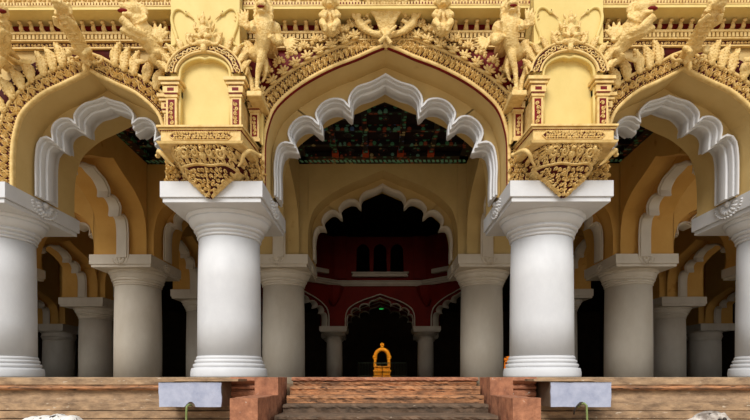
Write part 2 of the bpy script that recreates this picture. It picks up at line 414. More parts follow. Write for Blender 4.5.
for s in (-1, 1):
    nm = left[s]
    arch(S2, -hs, hs, 7.3, -1.0, 1.05, (s*mids, ROW[1], 0), 0, f'second-row ochre arch half hidden beyond the {nm} front column', OCHRE2, CREAMW)
    arch(T1, -2.3, 2.3, 7.3, -.7, .7, (s*XI, ROW[1]/2, 0), -s*R(90), f'cross arch joining the front and second-row columns {nm} of the centre', OCHRE, CREAMW, .6)
    arch(T1, -2.3, 2.3, 7.3, -.8, .8, (s*XO, ROW[1]/2, 0), -s*R(90), f'cross arch seen through the {nm} front arch, its pale rib landing on the thick column', OCHRE2, CREAMW, .6)
    T2 = scaled(SIDE, 2.05, 3.75, 5.8)
    arch(T2, -2.3, 2.3, 7.3, -.7, .7, (s*XO, ROW[1]*1.5, 0), -s*R(90), f'shaded cross arch behind the thick second-row column on the {nm}', OCHRE2, CREAMW, .6)
    T3 = scaled(SIDE, 2.05, 3.6, 5.6)
    arch(T3, -2.3, 2.3, 7.3, -.7, .7, (s*XA, ROW[1]*1.5, 0), -s*R(90), f'dim orange-ochre cross arch over the shaded column in the {nm} aisle', OCHRE2, CREAMW, .6)
    S3 = scaled(SIDE, 1.53, 3.75, 5.8)
    arch(S3, -hs, hs, 7.3, -1.0, 1.0, (s*(XO+XA)/2, ROW[1], 0), 0, f'aisle arch from the thick column out to the {nm} edge', OCHRE2, CREAMW)
    arch(S3, -hs, hs, 7.3, -1.0, 1.0, (s*(XO+XA)/2, ROW[2], 0), 0, f'dark third-row aisle arch on the {nm}', OCHRE2, CREAMW)
    T4 = scaled(SIDE, 2.0, 3.1, 4.8)
    arch(T4, -2.2, 2.2, 7.3, -.7, .7, (s*19.2, ROW[2]+3.16, 0), -s*R(90), f'lowest arch over the darkest column of the {nm} aisle', OCHRE2, CREAMW, .6)
# impost blocks over the columns
def pier(x, y, z0, z1, m, label, hx=.972, hy=1.04, fy=-.89):
    t = thing('masonry_pier', label, 'pier', (x, y, z0))
    mb = MB().box(-hx, hx, fy, hy, 0, z1-z0)
    mb.box(-hx-.02, hx+.02, fy-.02, hy+.02, 0, .07)
    mb.build('masonry', m, t)
for s in (-1, 1):
    pier(s*XI, 0, H, 7.6, OCHRE, f'ochre masonry over the front column {left[s]} of the stairs')
    pier(s*XO, 0, H, 7.6, OCHRE, f'ochre masonry over the {left[s]} edge column')
    pier(s*XI, ROW[1], H2, 7.3, OCHRE, f'ochre block over the second-row column {left[s]} of the throne', .972, 1.04, -.99)
    pier(s*XO, ROW[1], H2, 7.3, OCHRE2, f'ochre block over the thick second-row column on the {left[s]}', .972, 1.04, -.99)
    pier(s*XA, ROW[1], H2, 7.3, OCHRE2, f'ochre block over the second-row column at the {left[s]} edge', .972, 1.04, -.99)
    pier(s*XO, ROW[2], H2, 7.3, OCHRE2, f'ochre block over the dim third-row column on the {left[s]}', .972, 1.04, -.99)
    pier(s*XA, ROW[2], 3.6, 7.3, OCHRE2, f'ochre block over the shaded column of the {left[s]} aisle', .972, 1.04, -.99)
    pier(s*19.2, ROW[3], 3.1, 7.3, OCHRE2, f'ochre block over the darkest column of the {left[s]} aisle', .972, 1.04, -.99)

# ------------------------------------------------------------------ painted ceilings (one panel per bay)
def painted_ceiling(x0, x1, y0, y1, label):
    t = thing('painted_ceiling', label, 'ceiling panel', ((x0+x1)/2, (y0+y1)/2, CEIL))
    w_, d_ = (x1-x0)/2, (y1-y0)/2
    MB().box(-w_, w_, -d_, d_, .16, .2).build('coffer_ground', PDARK, t)
    mb = MB()
    for x in [-w_*.55, -w_*.2, w_*.2, w_*.55]:
        mb.box(x-.07, x+.07, -d_, d_-.5, .0, .16)
    for y in [-d_*.45, d_*.0, d_*.42]:
        mb.box(-w_, w_, y-.07, y+.07, .01, .15)
    mb.build('beams', PAINTED, t)
    MB().box(-w_, w_, d_-.55, d_, -.01, .12).box(-w_, w_, -d_, -d_+.35, -.01, .12).box(-w_, -w_+.3, -d_, d_, -.01, .12).box(w_-.3, w_, -d_, d_, -.01, .12).build('border', PAINTED, t)
    mb = MB(); n_ = int(2*w_/.14)
    for i in range(n_):
        x = -w_+.05+i*.14; mb.add([(x, d_-.3, -.013), (x+.08, d_-.3, -.013), (x+.12, d_-.12, -.013), (x+.04, d_-.12, -.013)], [(0, 1, 2, 3)])
    mb.build('teal_tiles', TEAL, t)
    mb = MB()
    for x in [-w_*.55, -w_*.2, w_*.2, w_*.55]: mb.box(x-.1, x+.1, d_-.75, d_-.5, -.02, .1)
    mb.build('red_blocks', ORED, t)
    mb = MB()
    for i in range(4):
        for x in (-w_*.375, 0, w_*.375):
            y = -d_*.7+i*d_*.45
            mb.lathe([(.16, .1), (.13, .09), (.05, .11), (.03, .07), (.0, .07)], 12, (x, y, 0), cap=False)
    mb.build('rosettes', PAINTED, t)
painted_ceiling(-2.7, 2.7, 1.05, 5.3, 'dark painted coffered ceiling seen through the central front arch')
painted_ceiling(-7.62, -4.1, 1.05, 5.3, 'dark painted ceiling strip glimpsed through the left front arch')
painted_ceiling(4.1, 7.62, 1.05, 5.3, 'dark painted ceiling strip glimpsed through the right front arch')

# ------------------------------------------------------------------ domed hall beyond: red walls
BX = 26.6
RM = scaled(MAIN, 2.55, 3.75, 6.15)
arch(RM, -3.4, 3.4, 7.0, -.6, .6, (0, BX, 0), 0, 'far red wall arch with grey scalloped rib behind the throne', REDWALL, CREAMW)
arch(scaled(MAIN, 2.96, 3.75, 6.5), -3.4, 3.4, 7.0, -.5, .5, (0, BX+6, 0), 0, 'dimmest arch glimpsed inside the far red arch', REDWALL, CREAMW)
for s in (-1, 1):
    a = s*R(-45)
    arch(scaled(MAIN, 2.5, 3.75, 6.15), -3.6, 3.6, 7.0, -.5, .5, (s*(3.4+2.45), BX-2.45, 0), a, f'slanting red hall arch {left[s]} of the throne', REDWALL, CREAMW)
    pier(s*3.4, BX, 3.75, 7.0, REDWALL, f'red corner pier over the small far column {left[s]} of the throne', .84, .55, -.55)
    t = thing('corner_bracket', f'red tapered corbel on the {left[s]} corner of the hall', 'bracket', (s*3.4, BX-.7, 5.3))
    MB().lathe([(.1, 0), (.3, .25), (.55, .7), (.7, 1.1), (.75, 1.4)], 8).build('corbel', REDWALL, t)
# gallery wall above the cornice
def gallery():
    t = thing('gallery_wall', 'red gallery storey with three small arched windows high behind the throne', 'wall', (0, BX, 7.0))
    mb = MB(); y = -.5
    def win(x): return 1.35+.75*math.sqrt(max(0, 1-(x/.52)**2)) if abs(x) < .52 else 0
    xs = sorted(set([-3.4, 3.4]+[c+k*.52/8 for c in (-1.25, 0, 1.25) for k in range(-8, 9)]))
    low = []
    for x in xs:
        zz = .0
        for c in (-1.25, 0, 1.25):
            if abs(x-c) < .519: zz = .75+win(x-c)
        low.append(zz)
    mb.grid([[(x, y, z) for x, z in zip(xs, low)], [(x, y, 3.4) for x in xs]])
    mb.box(-3.4, 3.4, y+.005, y+.4, 0, .74)
    for c in (-1.875, -.625, .625, 1.875): mb.box(c-.1, c+.1, y-.02, y+.35, .74, 2.1)
    mb.box(-3.4, -1.78, y+.01, y+.35, .74, 3.4); mb.box(1.78, 3.4, y+.01, y+.35, .74, 3.4)
    mb.build('red_wall', REDWALL, t)
    for c in (-1.25, 0, 1.25):
        MB().tube([(c+.56*math.cos(a), y-.03, 2.12+.78*math.sin(a)+(.06 if abs(a-math.pi/2) < .05 else 0)) for a in [math.pi*k/16 for k in range(17)]], .035, 6).build('window_hood', REDWALL, t)
    MB().box(-2.05, 2.05, y-.35, y, .42, .5).box(-2.0, 2.0, y-.3, y, .5, .66).box(-2.1, 2.1, y-.4, y, .66, .75).build('balcony_sill', CREAMW, t)
    for sx in (-1, 1): MB().box(sx*2.9-.45, sx*2.9+.45, y-.18, y, .3, 3.4).build('pilaster', REDWALL, t)
gallery()
t = thing('cornice', 'grey stepped cornice band running across the far red wall', 'cornice', (0, BX, 6.75))
MB().box(-3.6, 3.6, -.75, -.55, 0, .12).box(-3.6, 3.6, -.85, -.55, .12, .28).box(-3.6, 3.6, -.95, -.55, .28, .36).build('cornice_mouldings', CREAMW, t)
for s in (-1, 1):
    t = thing('cornice', f'grey cornice slanting away on the {left[s]} side of the hall', 'cornice', (s*5.85, BX-2.45, 6.75), -s*R(45))
    MB().box(-3.4, 3.4, -.75, -.5, 0, .12).box(-3.4, 3.4, -.85, -.5, .12, .28).box(-3.4, 3.4, -.95, -.5, .28, .36).build('cornice_mouldings', CREAMW, t)
    MB().box(-3.4, 3.4, -.5, -.3, .36, 3.6).build('upper_wall', REDWALL, t)
    MB().box(-2.2, 2.2, -.9, -.5, .75, 1.05).build('balcony_sill', CREAMW, t)

# ------------------------------------------------------------------ throne, railing, sign
def throne():
    x, y, z = P(382, 376, 23.5)
    t = thing('golden_throne', 'small gilded arched throne glowing in the dark at the end of the hall', 'throne', (x, y, 0))
    b = MB().box(-.62, .62, -.35, .35, 0, .16).box(-.56, .56, -.3, .3, .16, .42).box(-.62, .62, -.36, .36, .42, .54).box(-.54, .54, -.28, .28, .54, .74).box(-.58, .58, -.34, .34, .74, .82)
    b.build('pedestal', SHRINE, t, bevel=.02)
    MB().box(-.46, .46, -.4, -.36, .98, 1.03).build('seat_bar', BRASS, t)
    for sx in (-1, 1):
        MB().box(sx*.47-.09, sx*.47+.09, -.12, .12, .82, 1.3).ell((sx*.47, 0, 1.32), (.13, .13, .07)).build('post', SHRINE, t)
    b = MB()
    for k in range(25):
        a = math.pi*k/24
        b.ell((.44*math.cos(a), 0, 1.45+.5*math.sin(a)), (.12, .1, .12), 8, 5)
        b.ell((.57*math.cos(a), 0, 1.43+.62*math.sin(a)), (.045, .06, .045), 6, 4)
    for sx in (-1, 1): b.ell((sx*.56, 0, 1.42), (.1, .1, .13), 8, 5)
    b.build('arched_back', SHRINE, t, True)
    MB().ell((0, 0, 2.12), (.11, .1, .12)).ell((0, 0, 2.24), (.16, .1, .05)).ell((-.1, 0, 2.31), (.04, .05, .06)).ell((.1, 0, 2.31), (.04, .05, .06)).ell((0, 0, 2.34), (.04, .05, .08)).build('crest', SHRINE, t, True)
    sp = bpy.data.lights.new('throne_lamp', 'SPOT'); so = bpy.data.objects.new('throne_lamp', sp); COL.objects.link(so)
    sp.energy = 1100; sp.spot_size = R(26); sp.spot_blend = .5; sp.color = (1, .8, .5); sp.shadow_soft_size = .1
    so.location = (x, y-4.5, 6.0); so.rotation_euler = (Vector((x, y, 1.4))-Vector(so.location)).to_track_quat('-Z', 'Y').to_euler()
    t = thing('low_railing', 'dark thin railing standing in front of the golden throne', 'railing', (x, y-1.2, 0))
    b = MB()
    b.box(-1.6, 1.6, -.02, .02, .98, 1.02); b.box(-1.6, 1.6, -.02, .02, .12, .16)
    b.build('rail', BRASS, t)
    for k in range(5): MB().tube([(-1.6+k*.8, 0, 0), (-1.6+k*.8, 0, 1.06)], .03, 8).build('post', IRON, t)
    b = MB()
    for k in range(31): b.tube([(-1.5+k*.1, 0, .14), (-1.5+k*.1, 0, 1.0)], .007, 5)
    b.build('balusters', BRASS, t)
throne()
x, y, z = P(381.5, 309, BX)
t = thing('exit_sign', 'tiny green lit sign hanging in the far red arch', 'sign', (x, y, z))
case = MB().box(-.2, .2, -.03, .03, -.08, .08).build('sign_case', IRON, t)
MB().box(-.15, -.1, -.04, -.03, -.05, .05).box(-.07, -.03, -.04, -.03, -.05, .05).box(0, .05, -.04, -.03, -.05, .05).box(.08, .14, -.04, -.03, .02, .05).box(.1, .12, -.04, -.03, -.05, .05).build('lit_lettering', GREENSIGN, case)
for sx in (-.12, .12): MB().tube([(sx, 0, .07), (sx, 0, 6.1-z)], .008, 5).build('hanger', IRON, t)

# orange bundle
x, y, z = P(506.3, 360, 1.3)
b = MB()
pts = [(0, 0, .0), (.0, 0, .15), (.01, -.02, .35), (.03, -.02, .5)]
for dx, r0 in ((-.06, .06), (0, .07), (.06, .055)):
    b.tube([(p[0]+dx*(1-.2*i), p[1]+random.Random(i).uniform(-.01, .01), p[2]) for i, p in enumerate(pts)], [r0*.9, r0, r0*1.1, r0*.6], 10)
b.ell((.02, 0, .44), (.12, .1, .08), 12, 8)
t = thing('cloth_bundle', 'small orange cloth bundle with dark tie beside the right front column base', 'cloth', (x+.04, y, 0))
b.build('cloth', ORANGE, t, True)
MB().tube([(.02+.1*math.cos(a), .085*math.sin(a), .47+.02*math.cos(2*a)) for a in [2*math.pi*k/16 for k in range(17)]], .012, 6).ell((-.06, -.06, .35), (.025, .02, .025)).build('tie', DKCLOTH, t, True)

# ------------------------------------------------------------------ plinth, stairs, blocks
PF = -1.98     # plinth front plane
def moulding(name, x0, x1, prof, m, parent, n=60, seed=1):
    """long stone course with a slightly uneven section; prof = closed list of (y, z)"""
    rd = random.Random(seed); rows = []
    for i in range(n+1):
        x = x0+(x1-x0)*i/n
        rows.append([(x, y+rd.uniform(-.006, .006), z+rd.uniform(-.003, .003)) for y, z in prof])
    mb = MB(); b = len(mb.v); mb.grid(rows, closed_v=True); k = len(prof)
    mb.f.append(tuple(range(k))[::-1]); mb.f.append(tuple(n*k+j for j in range(k)))
    return mb.build(name, m, parent)
SX = 1.78
for s in (-1, 1):
    x0, x1 = sorted((s*(SX+.35), s*14))
    t = thing('stone_plinth', f'long moulded brown stone plinth wall under the {left[s]} columns', 'plinth', (0, 0, 0))
    B = -1.95
    def q(prof): return prof+[(B+.0, prof[-1][1]), (B+.0, prof[0][1])]
    moulding('top_slab', x0, x1, q([(PF-.02, -.004), (PF-.05, -.02), (PF-.05, -.13), (PF-.03, -.15)]), STONE, t, seed=2+s)
    moulding('rounded_ridge', x0, x1, q([(PF-.03, -.15), (PF-.08, -.165), (PF-.105, -.19), (PF-.09, -.215), (PF-.04, -.235)]), BRICK, t, seed=4+s)
    moulding('recessed_band', x0, x1, q([(PF+.02, -.235), (PF+.02, -.33), (PF-.02, -.42), (PF-.03, -.46)]), STONE, t, seed=6+s)
    moulding('lower_course', x0, x1, q([(PF-.16, -.46), (PF-.17, -.47), (PF-.17, -.58), (PF-.15, -.59)]), STONE, t, seed=8+s)
    moulding('lower_course', x0, x1, q([(PF-.2, -.595), (PF-.22, -.6), (PF-.22, -.72), (PF-.2, -.73)]), STONE, t, seed=10+s)
    moulding('foot_course', x0, x1, q([(PF-.27, -.735), (PF-.3, -.74), (PF-.3, -1.5), (PF-.3, -1.5)]), STONE, t, seed=12+s)
    mb = MB()
t = thing('stone_stair', 'broad worn stone stairs rising to the hall between the terracotta blocks', 'stairs', (0, 0, 0))
lv = [(0.0, -2.14, 1.64), (-.06, -2.10, 1.62), (-.155, -2.42, 1.62), (-.30, -2.72, 1.62), (-.43, -3.05, 1.62), (-.56, -3.7, 1.62), (-.73, -4.3, 1.62), (-.9, -4.4, 2.05), (-1.1, -4.8, 2.05), (-1.3, -5.2, 2.05)]
for i, (z, y, hw) in enumerate(lv):
    zb = lv[i+1][0] if i+1 < len(lv) else -1.5
    mm = (TERRA, BRICK, BRICK, BRICK, TREAD, TREAD, BRICK, TREAD, TREAD, TREAD)[i]
    yb = lv[i-1][1]+.0 if i else -1.95
    m2 = MB()
    prof = [(yb+.06 if i > 1 else -1.955, z-.001), (y+.03, z-.003), (y, z-.02), (y-.004, z-.05), (y+.012, z-.065), (y+.02, zb), (yb+.06 if i > 1 else -1.955, zb)]
    rd = random.Random(i); rows = []
    for k in range(61):
        x = -hw+2*hw*k/60
        rows.append([(x-.04, a+(rd.uniform(-.012, .012) if 0 < j < 6 else 0), b+(rd.uniform(-.005, .003) if 0 < j < 5 else 0)) for j, (a, b) in enumerate(prof)])
    m2.grid(rows, closed_v=True); k = len(prof); m2.f.append(tuple(range(k))[::-1]); m2.f.append(tuple(60*k+j for j in range(k)))
    m2.build('step', mm, t)
def block(name, label, x0, x1, y0, y1, z0, z1, m, bev=.015):
    t = thing(name, label, 'block', ((x0+x1)/2, (y0+y1)/2, z0))
    w_, d_, h_ = (x1-x0)/2, (y1-y0)/2, z1-z0
    # subdivided, chipped block
    mb = MB(); rd = random.Random(len(label)); n = 8
    def face(f, du, dv):
        mb.grid([[f(u/du, v/dv) for u in range(du+1)] for v in range(dv+1)])
    J = {}
    def P3(x, y, z):
        k = (round(x, 4), round(y, 4), round(z, 4))
        if k not in J: J[k] = (x+rd.uniform(-.006, .006), y+rd.uniform(-.006, .006), z+rd.uniform(-.006, .004) if z > .01 else z)
        return J[k]
    face(lambda u, v: P3(-w_+2*w_*u, -d_, h_*v), n, n//2); face(lambda u, v: P3(-w_+2*w_*u, d_, h_*v), n, n//2)
    face(lambda u, v: P3(-w_, -d_+2*d_*u, h_*v), n, n//2); face(lambda u, v: P3(w_, -d_+2*d_*u, h_*v), n, n//2)
    face(lambda u, v: P3(-w_+2*w_*u, -d_+2*d_*v, h_), n, n); face(lambda u, v: P3(-w_+2*w_*u, -d_+2*d_*v, 0), n, n)
    mb.build('stone', m, t); return t
for s in (-1, 1):
    a = P(278 if s < 0 else 490, 377, -2.95); x_in = abs(a[0])
    nm = left[s]
    x0, x1 = sorted((s*x_in, s*(x_in+.37)))
    block('stair_block', f'upper terracotta block flanking the stairs on the {nm}', x0, x1, -2.95, -2.15, -1.5, -.005, TERRA)
    b = P(259 if s < 0 else 513, 398, -4.3)
    x0, x1 = sorted((s*x_in, s*(x_in+.37)))
    block('stair_block', f'lower, nearer terracotta block at the {nm} end of the stairs' + (', smeared with white' if s > 0 else ''), x0, x1, -4.3, -2.96, -1.5, -.285, TERRA)
    # moulded stub between block and slab
    x0, x1 = sorted((s*(x_in+.38), s*(x_in+.95)))
    t = thing('moulded_stub', f'stepped reddish moulded stone between the {nm} slab and the stair block', 'moulding', (0, 0, 0))
    moulding('courses', x0, x1, [(-2.3, .0), (-2.32, -.06), (-2.26, -.1), (-2.2, -.13), (-2.26, -.17), (-2.25, -.2), (-2.2, -.22), (-2.27, -.26), (-2.27, -.32), (-2.2, -.34), (-2.2, -1.5), (-1.95, -1.5), (-1.95, 0)], TERRA, t, 10, 20+s)
    # white slab
    pa = P(158.5 if s < 0 else 550.5, 382, -2.8); pb = P(221.5 if s < 0 else 611.5, 407, -2.8)
    xa, xb = pa[0], pb[0]
    t = thing('water_spout_block', f'bluish-white painted rectangular slab projecting from the {nm} plinth', 'block', ((xa+xb)/2, -2.8, pb[2]))
    w_ = (xb-xa)/2; h_ = pa[2]-pb[2]; rd = random.Random(5+s)
    MB().box(-w_, w_, .03, .85, .0, h_).build('stone_body', SLABSIDE, t)
    # front slab with chipped outline and a notch at the foot
    pts = []
    for k in range(13): pts.append((-w_+2*w_*k/12, h_+rd.uniform(-.012, .004)))
    for k in range(1, 5): pts.append((w_+rd.uniform(-.012, .004), h_-h_*k/5))
    pts.append((w_-.01, .0))
    nx = .0 if s < 0 else 0
    low = [(w_*.6, -.002), (.09, .0), (.07, .05), (.03, .085), (-.02, .08), (-.06, .04), (-.09, 0), (-w_*.6, .004), (-w_+.01, 0)]
    pts += low
    for k in range(4, 0, -1): pts.append((-w_+rd.uniform(-.004, .012), h_-h_*k/5))
    mb = MB(); n = len(pts); mb.v = [(x, 0, z) for x, z in pts]+[(x, .04, z) for x, z in pts]
    mb.f = [tuple(range(n))[::-1], tuple(range(n, 2*n))]+[(i, (i+1) % n, n+(i+1) % n, n+i) for i in range(n)]
    mb.build('painted_face', SLAB, t)
    MB().box(-w_-.06 if s < 0 else -w_-.28, w_+.28 if s < 0 else w_+.04, -.03, .85, h_+.012, h_+.05).build('thin_capping', STONE, t)
    # hose
    t = thing('water_hose', f'green hose hooked under the {nm} white slab', 'hose', ((xa+xb)/2, -2.86, pb[2]))
    MB().tube([(-.03, .1, .0), (-.02, .02, .05), (.02, -.02, .065), (.05, -.04, .03), (.055, -.04, -.1), (.06, -.04, -.3), (.06, -.04, -1.1)] if s > 0 else [(.02, .06, .03), (.0, -.0, .04), (-.02, -.03, .01), (-.025, -.03, -.1), (-.02, -.03, -1.1)], .017, 8).build('hose', GREEN, t, True)
    if s > 0: MB().tube([(-.12, .05, -.12), (-.115, .02, -.03), (-.08, 0, .03), (-.02, -.01, .06)], .012, 6).build('iron_hook', IRON, t, True)

# ------------------------------------------------------------------ sculpted things
CTEX = bpy.data.textures.new('carved_cells', 'VORONOI'); CTEX.noise_scale = .085; CTEX.noise_intensity = 1.3; CTEX.weight_1 = -1.0; CTEX.weight_2 = 1.0
class SK:
    def __init__(s, flip=1): s.b = MB(); s.flip = flip; s.warp = s.W
    W = None
    def e(s, c, r, rot=0): s.b.ell((c[0], c[1], c[2]), r, 14, 9, Matrix.Rotation(rot, 3, 'Y')); return s
    def t(s, pts, rad): s.b.tube(pts, rad, 12); return s
    def done(s, name, m, parent, voxel=.016, disp=None):
        if disp is None: disp = 0
        if m is GOLD: m = CARVE
        if s.warp: s.b.v = [s.warp(*p) for p in s.b.v]
        o = s.b.build(name, m, parent, True)
        r = o.modifiers.new('fuse', 'REMESH'); r.mode = 'VOXEL'; r.voxel_size = voxel; r.use_smooth_shade = True
        sm = o.modifiers.new('soften', 'SMOOTH'); sm.factor = .5; sm.iterations = 2
        if disp:
            d = o.modifiers.new('carved_detail', 'DISPLACE'); d.texture = CTEX; d.strength = disp; d.mid_level = .5; d.texture_coords = 'LOCAL'
        return o
def bez(pts, n=5): return crom(pts, n)

# stone animal statues at the foot of the plinth, only their tops rise into the frame
x, y, z = P(57, 420, -4.1)
t = thing('stone_animal', 'lumpy white statue with peeling paint at the bottom left', 'statue', (x, y, -1.5))
k = SK(); zz = z+1.5
hr = Matrix.Identity(3)
for cx, r, dz in ((-.3, .09, .0), (-.17, .13, -.03), (.02, .15, -.03), (.2, .15, -.05), (.3, .12, -.09)):
    k.e((cx, 0, zz+dz-.03), (r, .2, r))
k.e((0, .1, zz-.35), (.4, .35, .3)); k.t([(-.2, .05, 0), (-.2, .1, zz-.3)], [.15, .14]); k.t([(.2, .05, 0), (.2, .1, zz-.3)], [.15, .14]); k.t([(-.3, -.2, 0), (-.3, -.1, zz-.1)], [.1, .11])
k.e((-.36, -.06, zz-.02), (.07, .1, .06)); k.t([(0, .1, 0), (0, .1, .15)], [.45, .4])
k.done('body', STATUE, t, .02)
x, y, z = P(707, 420, -4.1)
t = thing('stone_animal', 'grey and white stone animal head with carved eye at the bottom right', 'statue', (x, y, -1.5))
k = SK(); zz = z+1.5
k.e((.05, .0, zz-.06), (.26, .2, .19)); k.e((.2, .05, zz-.12), (.2, .2, .18)); k.t(bez([(.0, 0, zz+.02), (-.15, -.02, zz-.04), (-.3, -.04, zz-.09), (-.4, -.04, zz-.16)]), [.11]*5+[.09]*5+[.07]*5+[.06])
k.e((.08, -.18, zz+.02), (.06, .05, .07)); k.t([(.02, -.17, zz+.09), (.1, -.2, zz+.1), (.16, -.19, zz+.02), (.12, -.19, zz-.08)], .022)
k.t([(-.12, -.12, zz+.02), (-.08, -.17, zz-.06), (-.1, -.17, zz-.16)], .02); k.t([(-.2, -.1, zz-.02), (-.17, -.14, zz-.1), (-.2, -.14, zz-.2)], .02)
k.e((.1, .1, zz-.5), (.35, .35, .35)); k.t([(.1, .1, 0), (.1, .1, zz-.5)], [.34, .3])
k.done('head_and_body', STATUEG, t, .018)
MB().ell((.085, -.225, zz+.02), (.03, .02, .035), 10, 6).build('eye', IRON, t, True)

# ------------------------------------------------------------------ relief carving
class RL:
    """raised scroll work laid on a surface given by a mapping (s, t, height) -> point"""
    def __init__(s, mp): s.b = MB(); s.mp = mp
    def strip(s, pts, wd, hh):
        rows = []; n = len(pts)
        for i, p in enumerate(pts):
            q0 = pts[max(i-1, 0)]; q1 = pts[min(i+1, n-1)]
            dx, dy = q1[0]-q0[0], q1[1]-q0[1]; l = math.hypot(dx, dy) or 1; nx, ny = -dy/l, dx/l
            a = wd[i] if hasattr(wd, '__len__') else wd
            rows.append([s.mp(p[0]+nx*a*c, p[1]+ny*a*c, hh*h) for c, h in ((-1, 0), (-.7, .75), (0, 1), (.7, .75), (1, 0))])
        s.b.grid(rows)
    def curl(s, x, y, r, a0, hand, w=.018, h=.035, turns=1.25):
        n = 12; pts = []; wd = []
        for i in range(n+1):
            t = i/n; rr = r*(1-t*.82); a = a0+hand*t*turns*2*math.pi
            pts.append((x+rr*math.cos(a), y+rr*math.sin(a))); wd.append(w*(.6+.6*math.sin(math.pi*min(t*1.1, 1))))
        s.strip(pts, wd, h); s.dome(pts[-1][0], pts[-1][1], w*1.3, w*1.3, h*1.1)
    def dome(s, x, y, rx, ry, h, rot=0, n=8):
        rows = []; c, d = math.cos(rot), math.sin(rot)
        for rr, hh in ((1, 0), (.9, .5), (.55, .9)):
            rows.append([s.mp(x+(c*rx*rr*math.cos(2*math.pi*k/n)-d*ry*rr*math.sin(2*math.pi*k/n)), y+(d*rx*rr*math.cos(2*math.pi*k/n)+c*ry*rr*math.sin(2*math.pi*k/n)), h*hh) for k in range(n)])
        b = len(s.b.v); s.b.grid(rows, closed_v=True); s.b.v.append(tuple(s.mp(x, y, h))); e = b+2*n; tip = len(s.b.v)-1
        for k in range(n): s.b.f.append((e+k, e+(k+1) % n, tip))
    def leaf(s, x, y, l, w, a, h):
        c, d = math.cos(a), math.sin(a)
        pts = [(x+c*l*t+d*.12*l*math.sin(3*t), y+d*l*t-c*.12*l*math.sin(3*t)) for t in (0, .25, .5, .75, 1)]
        s.strip(pts, [w*.3, w, w*.95, w*.6, w*.1], h)
    def vine(s, s0, s1, tm, amp, lam, w=.02, h=.04, rd=None, inner=.06):
        """running scroll: wave stem with a curl in every bend and leaves around it"""
        n = int((s1-s0)/lam*12); pts = []
        for i in range(n+1):
            x = s0+(s1-s0)*i/n; pts.append((x, tm+amp*.75*math.sin((x-s0)/lam*2*math.pi)))
        s.strip(pts, w, h)
        k = 0; x = s0+lam*.25
        while x < s1:
            sg = -1 if k % 2 else 1
            s.curl(x, tm-sg*amp*.15, amp*.62, rd.uniform(-.5, .5)+(-math.pi/2 if sg > 0 else math.pi/2), sg, w*.85, h)
            s.curl(x+lam*.22, tm+sg*amp*.62, amp*.36, rd.uniform(0, 6), -sg, w*.7, h*.9, 1.0)
            s.leaf(x-lam*.1, tm+sg*amp*.75, amp*.55, w*1.1, rd.uniform(0, 6.28), h)
            s.leaf(x+lam*.05, tm-sg*amp*.9, amp*.5, w*1.1, rd.uniform(0, 6.28), h)
            k += 1; x += lam*.5
    def fill(s, x0, x1, y0, y1, cell, w, h, rd, inside=lambda x, y: True):
        y = y0+cell*.5; j = 0
        while y < y1:
            x = x0+cell*(.5 if j % 2 else .2)
            while x < x1:
                px, py = x+rd.uniform(-.12, .12)*cell, y+rd.uniform(-.12, .12)*cell
                if inside(px, py):
                    s.curl(px, py, cell*.42, rd.uniform(0, 6.28), rd.choice((-1, 1)), w, h, rd.uniform(.8, 1.25))
                    if rd.random() < .6: s.leaf(px+cell*.4, py+cell*.3*rd.choice((-1, 1)), cell*.5, w*1.3, rd.uniform(0, 6.28), h*1.15)
                x += cell*.92
            y += cell*.86; j += 1

def frames(D, n=8):
    pts = [Vector(p) for p in smooth_full(D, n)]
    L = [0]
    for a, b in zip(pts[:-1], pts[1:]): L.append(L[-1]+(b-a).length)
    nr = []
    for i in range(len(pts)):
        t = (pts[min(i+1, len(pts)-1)]-pts[max(i-1, 0)]).normalized(); nr.append(Vector((-t.y, t.x)))
    return pts, L, nr
def band_map(D, Y):
    pts, L, nr = frames(D); tot = L[-1]
    def at(s_, t_, h_):
        s_ = max(0, min(tot, s_)); lo, hi = 0, len(L)-1
        while hi-lo > 1:
            m_ = (lo+hi)//2
            if L[m_] <= s_: lo = m_
            else: hi = m_
        f = (s_-L[lo])/max(L[hi]-L[lo], 1e-6)
        p = pts[lo].lerp(pts[hi], f); n_ = nr[lo].lerp(nr[hi], f).normalized()
        # keep the mirrored halves from crossing at the apex and inside the bay
        x = p.x+n_.x*t_
        if (s_ < tot/2 and x > 0) or (s_ > tot/2 and x < 0): x = 0
        return (x, Y-h_, p.y+n_.y*t_)
    return at, tot

def palmette(kind):
    b = MB(); e = b.ell; Ry = lambda a: Matrix.Rotation(a, 3, 'Y')
    if kind == 'flower':
        b.tube([(0, 0, 0), (0, -.01, .12)], [.022, .018], 6)
        for a in (-1.25, -.75, .75, 1.25): e((math.sin(a)*.06, -.005, .02+math.cos(a)*.06), (.02, .022, .05), 6, 4, Ry(a))
        for a in range(7):
            q = (a-3)*.5; e((math.sin(q)*.062, -.005, .165+math.cos(q)*.062), (.021, .022, .04), 6, 4, Ry(q))
        for s_ in (-1, 1): e((s_*.065, -.005, .15), (.035, .022, .022), 6, 4, Ry(s_*.3))
        e((0, 0, .275), (.014, .015, .04), 6, 4); e((0, -.02, .175), (.038, .03, .038), 8, 5); e((0, -.045, .175), .018, 6, 4)
        e((0, 0, .06), (.03, .028, .05), 6, 4); e((0, 0, .0), (.07, .03, .018), 6, 4)
    else:
        for i in range(7):
            t_ = i/6; e((.03*math.sin(t_*3.0), -.005, .02+.22*t_), ((.078*math.sin(math.pi*(.16+.78*t_))+.008), .04, .065), 8, 5)
        e((.035, -.01, .262), (.022, .022, .02), 6, 4)
        for i in range(5): e((-.05+.012*i, -.038, .06+.04*i), .011, 5, 4); 
        for i in range(4): e((.035+.006*i, -.038, .07+.04*i), .011, 5, 4)
        e((0, 0, .0), (.06, .035, .03), 8, 4)
    me = b.build('leaf_finial', CARVE, None, True)
    d = me.data; bpy.data.objects.remove(me); return d
PAL = {'flower': palmette('flower'), 'flame': palmette('flame')}

